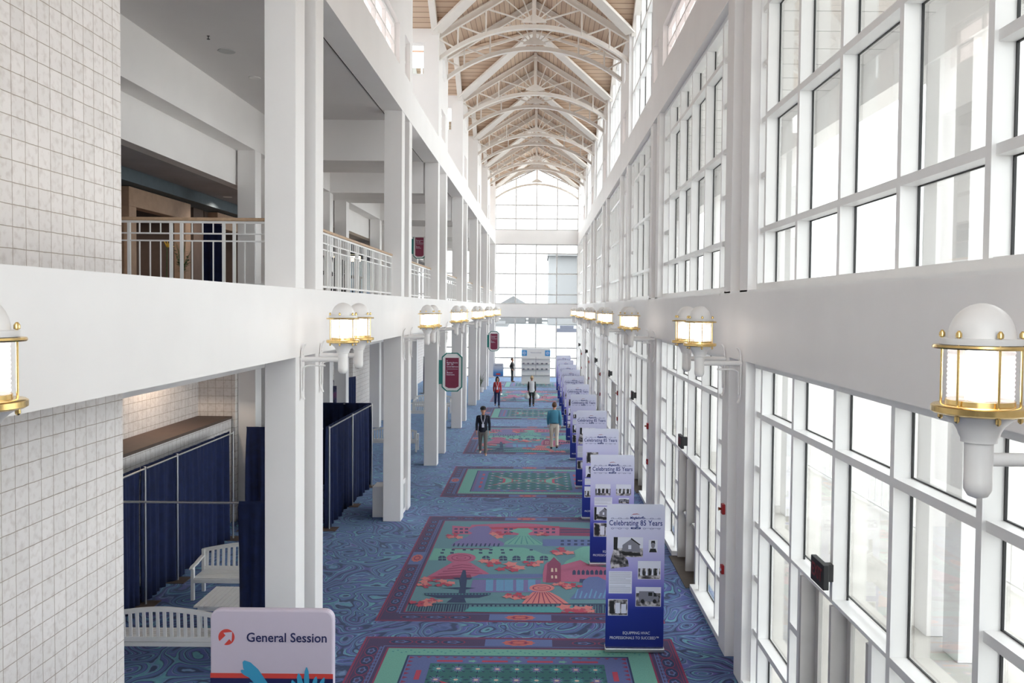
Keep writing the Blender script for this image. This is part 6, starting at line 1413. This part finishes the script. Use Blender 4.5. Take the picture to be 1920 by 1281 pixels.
# ---------------- outside ----------------
struct(MB().box(-300, 300, 190, 700, -.6, -.3), 'ground', 'water', 'pale river beyond the end window', 'river')
struct(MB().box(-300, 300, 340, 352, -.5, .6), 'ground', 'far_grey', 'hazy far river bank beyond the end window', 'bank')
fb = empty('building', (22, 280, -.2), label='large hazy white building beyond the river on the right of the end window', cat='building')
MB().box(-19, -8, 0, 30, 0, 23).build('wing', 'far_white', fb); MB().box(-8, -2, -2, 30, 0, 23.2).build('wing', 'far_white', fb); MB().box(-19.4, -1.8, -2.2, 30, 23, 23.6).build('roof', 'far_grey', fb); MB().box(-2, 0, -1, 20, 0, 22.5).build('edge_tower', 'far_blue', fb)
for k, (x, w, h) in enumerate(((-21, 5, 3.6), (-9.5, 4.5, 5.2), (-1.5, 2.5, 3.6))):
    hb = empty('hangar', (x, 300+k, -.2), label='hazy low %s shed beyond the river left of centre' % ['wide', 'tall', 'small'][k], cat='building'); MB().prism([(-w, 0, 0), (w, 0, 0), (w, 0, h*1.4), (0, 0, h*1.9), (-w, 0, h*1.4)], (0, 10, 0)).build('walls', 'far_grey', hb)
for k, (x, y, w) in enumerate(((6.5, 196, 4.6), (-12, 250, 5), (24, 260, 6))):
    b = empty('boat', (x, y, -.3), label='%s boat moored on the pale river' % ['slate blue covered', 'small white distant', 'white distant'][k], cat='boat')
    MB().prism([(-w/2, 0, 0), (w/2, 0, 0), (w/2+.5, 0, .9), (-w/2-.4, 0, .9)], (0, 2, 0)).build('hull', 'far_boat' if k == 0 else 'far_grey', b); MB().box(-w*.35, w*.35, .3, 1.7, .9, 1.6).build('cabin', 'far_boat' if k == 0 else 'far_white', b)
rl = empty('balustrade', (9.4, 14, 0), math.pi/2, label='white balustrade outside along the porch edge', cat='railing')
MB().box(0, 40, -.03, .03, .95, 1.02).build('handrail', 'frame', rl); pk = None
MB().box(0, 40, -.02, .02, .1, .14).build('rail', 'frame', rl)
for k in range(90):
    if pk is None: pk = MB().box(-.015, .015, -.015, .015, .1, .96).build('picket', 'frame', rl, loc=(.1, 0, 0))
    else: dup(pk, loc=(.1+k*.445, 0, 0), parent=rl)
# ---------------- people ----------------
def skinned(name, V, E, m, parent, root=None, sub=2):
    me = bpy.data.meshes.new(name); keys = list(V); idx = {k: i for i, k in enumerate(keys)}
    me.from_pydata([V[k][0] for k in keys], [(idx[a], idx[b]) for a, b in E], [])
    o = bpy.data.objects.new(name, me); COL.objects.link(o)
    sk = o.modifiers.new('s', 'SKIN'); sk.use_smooth_shade = True
    for i, k in enumerate(keys):
        r_ = V[k][1]; me.skin_vertices[0].data[i].radius = r_ if isinstance(r_, tuple) else (r_, r_); me.skin_vertices[0].data[i].use_root = (k == (root or keys[0]))
    ss = o.modifiers.new('u', 'SUBSURF'); ss.levels = ss.render_levels = sub
    dg = bpy.context.evaluated_depsgraph_get(); m2 = bpy.data.meshes.new_from_object(o.evaluated_get(dg)); bpy.data.objects.remove(o)
    m2.materials.clear(); m2.materials.append(M[m]); m2.name = name
    for p in m2.polygons: p.use_smooth = True
    o = bpy.data.objects.new(name, m2); COL.objects.link(o); o.parent = parent
    return o
def person(loc, rz, h, label, leg=(.25, -.25), arm=(-.2, .2), shirt='black', trousers='black', shoe='black', hair='black', hairlen=0, female=False, vest=None, cap=None, lanyard=False, arms_skin=False, head_turn=0, elbow=.25, bulk=1.0, tuck=False):
    """faces -y; leg/arm swing angles forward (+) for (left=+x, right=-x)"""
    r = empty('person', (loc[0], loc[1], .008), rz, label=label, cat='person'); k = h/1.75; sw = .17 if female else .2; hw = .1
    def P(x, y, z): return (x*k, y*k, z*k)
    V, E = {}, []
    V['pel'] = (P(0, 0, .93), (.12*k, .085*k)); V['wai'] = (P(0, 0, 1.1), (.11*k, .08*k)); V['che'] = (P(0, .0, 1.3), (.13*k, .09*k)); V['nek0'] = (P(0, .01, 1.45), (.08*k, .07*k)); V['nek'] = (P(0, .0, 1.51), .052*k)
    V['jaw'] = (P(0, -.022, 1.57), (.068*k, .08*k)); V['hed'] = (P(0, -.005, 1.64), (.084*k, .102*k)); V['crn'] = (P(0, .005, 1.705), (.074*k, .09*k)); V['top'] = (P(0, .005, 1.745), .034*k)
    E += [('pel', 'wai'), ('wai', 'che'), ('che', 'nek0'), ('nek0', 'nek'), ('nek', 'jaw'), ('jaw', 'hed'), ('hed', 'crn'), ('crn', 'top')]
    J = {}
    for s, nm, la, aa in ((1, 'L', leg[0], arm[0]), (-1, 'R', leg[1], arm[1])):
        hip = Vector((s*hw, 0, .9)); kn = hip + Vector((0, -math.sin(la)*.43, -math.cos(la)*.43)); lb = la - (.45 if la < 0 else .05)
        an = kn + Vector((0, -math.sin(lb)*.41, -math.cos(lb)*.41)); toe = an + Vector((s*.02, -.14, -.04 if la >= 0 else -.08))
        sh = Vector((s*sw, .01, 1.42)); el = sh + Vector((s*.035, -math.sin(aa)*.28, -math.cos(aa)*.28)); fa = aa + elbow
        wr = el + Vector((s*.0, -math.sin(fa)*.25, -math.cos(fa)*.25)); d = (wr-el).normalized(); pa = wr + d*.07
        J[nm] = dict(hip=hip, kn=kn, an=an, toe=toe, sh=sh, el=el, wr=wr, pa=pa)
        for a_, p_, r_ in (('hip', hip, .07), ('kn', kn, .05), ('an', an, .038), ('toe', toe, .03), ('sh', sh, .058), ('el', el, .042), ('wr', wr, (.022, .028)), ('pa', pa, (.017, .036))): V[a_+nm] = (P(*p_), tuple(q*k for q in r_) if isinstance(r_, tuple) else r_*k)
        E += [('pel', 'hip'+nm), ('hip'+nm, 'kn'+nm), ('kn'+nm, 'an'+nm), ('an'+nm, 'toe'+nm), ('che', 'sh'+nm), ('sh'+nm, 'el'+nm), ('el'+nm, 'wr'+nm), ('wr'+nm, 'pa'+nm)]
        for q, (dy, L) in enumerate(((-.03, .06), (-.01, .07), (.01, .066), (.03, .052))):
            a = pa + d*.03 + Vector((0, dy, 0)); b = a + d*L*.55 + Vector((-s*.006, -.003, 0)); c = b + d*L*.45 + Vector((-s*.014, -.004, 0))
            for t, p_ in zip('abc', (a, b, c)): V['f%d%s%s' % (q, t, nm)] = (P(*p_), (.009 if t != 'c' else .007)*k)
            E += [('pa'+nm, 'f%da%s' % (q, nm)), ('f%da%s' % (q, nm), 'f%db%s' % (q, nm)), ('f%db%s' % (q, nm), 'f%dc%s' % (q, nm))]
        t1 = wr + d*.03 + Vector((-s*.005, -.035, 0)); t2 = t1 + d*.03 + Vector((-s*.01, -.018, 0)); V['t1'+nm] = (P(*t1), .011*k); V['t2'+nm] = (P(*t2), .008*k)
        E += [('wr'+nm, 't1'+nm), ('t1'+nm, 't2'+nm)]
    body = skinned('body', V, E, 'skin', r, 'pel', 1)
    f = MB().lathe([(.002, .03), (.009, .012), (.014, -.008), (.006, -.014)], (0, 0, 0), 8).build('nose', 'skin', r, smooth=True, loc=P(0, -.104, 1.625))
    for s in (-1, 1):
        MB().lathe([(.002, -.007), (.009, 0), (.002, .007)], (0, 0, 0), 8).build('eye', 'black', r, loc=P(s*.03, -.094, 1.648)); MB().lathe([(.004, -.028), (.014, -.01), (.017, .012), (.006, .028)], (0, 0, 0), 8).build('ear', 'skin', r, smooth=True, loc=P(s*.082, .0, 1.63))
    MB().box(-.022, .022, -.004, .004, -.004, .004).build('mouth', 'lips', r, loc=P(0, -.098, 1.585))
    # garments: elliptical lofts with tapered sleeves and legs
    def loft(m, secs, n=20):
        vs = [(cx+rx*math.cos(q*2*math.pi/n), cy+ry*math.sin(q*2*math.pi/n), z) for cx, cy, z, rx, ry in secs for q in range(n)]
        vs = [P(*v) for v in vs]; N = len(secs)
        m.add(vs, [(a*n+q, a*n+(q+1) % n, (a+1)*n+(q+1) % n, (a+1)*n+q) for a in range(N-1) for q in range(n)] + [tuple(range(n))[::-1], tuple((N-1)*n+q for q in range(n))])
    def limb(m, pts, rs, n=12):
        out, rr = [], []
        for a in range(len(pts)-1):
            for q in range(4): out.append(pts[a].lerp(pts[a+1], q/4)); rr.append((rs[a]+(rs[a+1]-rs[a])*q/4)*k)
        out.append(pts[-1]); rr.append(rs[-1]*k); m.tube([P(*p) for p in out], rr, n)
    def top(name, mm, g, arms=True, low=.86):
        m = MB(); f = .9 if female else 1
        loft(m, [(0, 0, low, .165*g*f, .118*g), (0, 0, .98, .168*g*f, .122*g), (0, 0, 1.1, .155*g*f*f, .115*g), (0, -.005, 1.25, .175*g*f, .125*g), (0, 0, 1.36, .19*g*f, .118*g), (0, .005, 1.43, .175*g*f, .098*g), (0, .01, 1.465, .12*f, .08), (0, .008, 1.49, .07, .066), (0, .008, 1.5, .05, .05)])
        for nm in 'LR':
            j = J[nm]; sg = 1 if nm == 'L' else -1; s0 = Vector((sg*.1, .005, 1.415)); sh = j['sh']+Vector((-sg*.012, 0, -.012))
            if arms:
                wr = j['el'].lerp(j['wr'], .95); limb(m, [s0, sh, sh.lerp(j['el'], .5), j['el'], j['el'].lerp(wr, .5), wr], [.06*g, .068*g, .058*g, .05*g, .046*g, .038])
            else: limb(m, [s0, sh], [.066*g, .07*g])
        return m.build(name, mm, r, smooth=True)
    top('jacket' if not vest else 'sweater', shirt, bulk, low=.975 if tuck else .86)
    if vest: top('vest', vest, 1.1, arms=False, low=.84)
    m = MB(); loft(m, [(0, 0, .79, .12, .09), (0, 0, .86, .155*bulk, .112), (0, 0, .95, .16*bulk, .115), (0, 0, 1.03, .148*bulk, .108)])
    for nm in 'LR':
        j = J[nm]; up = j['hip']+Vector((-.012 if nm == 'L' else .012, 0, .0)); an = j['kn'].lerp(j['an'], .97)
        limb(m, [up, up.lerp(j['kn'], .45), j['kn'], j['kn'].lerp(an, .4), an], [.094*bulk, .086*bulk, .066, .064, .056])
    m.build('trousers', trousers, r, smooth=True)
    for nm in 'LR':
        j = J[nm]; heel = j['an'] + Vector((0, .035, -.045)); V = {'h': (P(*heel), .045*k), 'm': (P(*(j['an']+Vector((0, -.06, -.045)))), (.045*k, .035*k)), 't': (P(*(j['toe']+Vector((0, -.02, 0)))), (.04*k, .028*k))}
        skinned('shoe', V, [('h', 'm'), ('m', 't')], shoe, r, 'h', 1)
    # hair
    m = MB(); n = 16; secs = []
    for q in range(9):
        t = math.pi*q/8; secs.append((0, .02+.012*math.cos(t/2), 1.69-.112*math.cos(t)*(1 if q > 4 else .9), max(.012, .094*math.sin(t)), max(.012, .103*math.sin(t))))
    loft(m, secs, n)
    if hairlen:
        loft(m, [(0, .075, 1.70, .07, .035), (0, .08, 1.6, .082, .035), (0, .085, 1.5, .085, .03), (0, .08, 1.42, .06, .02)], 12)
        for sx in (-1, 1): limb(m, [Vector((sx*.07, .01, 1.7)), Vector((sx*.088, -.005, 1.6)), Vector((sx*.085, -.06, 1.6-hairlen))], [.03, .032, .02], 8)
    m.build('hair', hair, r, smooth=True)
    if cap:
        m = MB().lathe([(.114, 0), (.115, .03), (.1, .075), (.06, .11), (.01, .122)], (0, 0, 0), 18); m.add([(x*1.0, y, z) for x, y, z in [(-.075, -.07, .005), (.075, -.07, .005), (.05, -.17, -.012), (-.05, -.17, -.012), (-.075, -.07, .018), (.075, -.07, .018), (.05, -.17, 0), (-.05, -.17, 0)]], [(3, 2, 1, 0), (4, 5, 6, 7), (0, 1, 5, 4), (1, 2, 6, 5), (2, 3, 7, 6), (3, 0, 4, 7)])
        m.build('cap', cap, r, smooth=True, loc=P(0, .008, 1.695))
    if lanyard:
        m = MB()
        for s in (-1, 1): m.bar(P(s*.07, -.075, 1.485), P(s*.07, -.12, 1.38), .02, .006, up=(0, 1, 0)); m.bar(P(s*.07, -.12, 1.38), P(.005*s, -.145, 1.17), .02, .006, up=(0, 1, 0))
        m.build('lanyard', 'ink_white', r); MB().box(-.045, .045, -.004, .004, -.13, 0).build('badge', 'ink_white', r, loc=P(0, -.155, 1.17))
    return r, J, k
mat('lips', srgb(170, 95, 90), .5); mat('hair_brown', srgb(92, 66, 48), .7, noise=.2, nscale=30); mat('hair_dark', srgb(34, 26, 24), .7, noise=.2); mat('hair_blond', srgb(196, 168, 130), .7, noise=.15, nscale=30)
mat('jacket_navy', srgb(22, 26, 42), .85, noise=.15); mat('trouser_grey', srgb(120, 116, 112), .9, noise=.12, nscale=25); mat('shirt_teal', srgb(72, 138, 165), .8, noise=.06); mat('khaki', srgb(212, 204, 190), .8, noise=.06); mat('red_knit', srgb(186, 52, 58), .85, noise=.08); mat('jeans', srgb(42, 56, 92), .9, noise=.15); mat('vest_white', srgb(226, 226, 230), .7, noise=.03); mat('shoe_tan', srgb(205, 192, 176), .8); mat('bag_plastic', srgb(222, 226, 228), .5, noise=.06)
person((-2.05, 30.75, .0), 0.05, 1.76, 'man in dark jacket, grey trousers and black cap walking toward the camera with a lanyard', leg=(.28, -.12), arm=(-.12, .1), shirt='jacket_navy', trousers='trouser_grey', shoe='shoe_tan', hair='hair_brown', cap='black', lanyard=True)
rb_, J, k = person((.62, 32.3, 0), math.pi, 1.78, 'man in teal blue shirt and light khaki trousers walking away past the banners', leg=(.06, -.2), arm=(.12, -.1), shirt='shirt_teal', trousers='khaki', hair='hair_brown', bulk=1.13, tuck=True)
MB().lathe([(.17*k, -.02), (.186*k, -.018), (.186*k, .018), (.17*k, .02)], n=20).build('belt', 'black', rb_, loc=(0, 0, .985*k)).scale = (1, .74, 1)
person((-2.28, 45.7, 0), .08, 1.64, 'woman in red cardigan and jeans walking toward the camera with a lanyard', leg=(.1, -.2), arm=(.05, -.15), shirt='red_knit', trousers='jeans', hair='hair_dark', hairlen=.2, female=True, lanyard=True)
rw, J, k = person((-.38, 46.0, 0), math.pi, 1.68, 'woman in white vest and black sleeves walking away carrying two plastic bags', leg=(.08, -.14), arm=(.05, .0), shirt='black', trousers='black', hair='hair_blond', female=True, vest='vest_white', elbow=.1)
ws = [Vector(J[n]['pa'])*k for n in 'LR']
for n, p in zip(('left', 'right'), ws):
    pw = Vector((-p.x, -p.y, p.z)) + Vector((-.38, 46.0, 0)); sx = 1 if pw.x > -.38 else -1
    bg = empty('shopping_bag', pw + Vector((sx*.05, 0, -.36)), label='pale plastic shopping bag held in the %s hand of the woman in the white vest' % ('left' if sx < 0 else 'right'), cat='bag', group='plastic bags')
    m = MB().lathe([(.05, 0), (.13, .02), (.165, .1), (.15, .2), (.07, .28), (.03, .31)], n=14); o = m.build('bag_body', 'bag_plastic', bg, smooth=True)
    for q, v in enumerate(o.data.vertices): v.co *= 1+.1*math.sin(q*2.3)
    MB().tube([(0, -.03, .29), (-sx*.03, -.02, .35), (-sx*.05, 0, .37), (-sx*.03, .02, .35), (0, .03, .29)], .008, 6).build('handles', 'bag_plastic', bg)
person((-1.96, 61.3, 0), math.radians(80), 1.72, 'person in black standing in profile before the end window', leg=(.03, .0), arm=(-.5, -.45), shirt='black', trousers='black', hair='hair_brown', elbow=1.1, bulk=1.05)
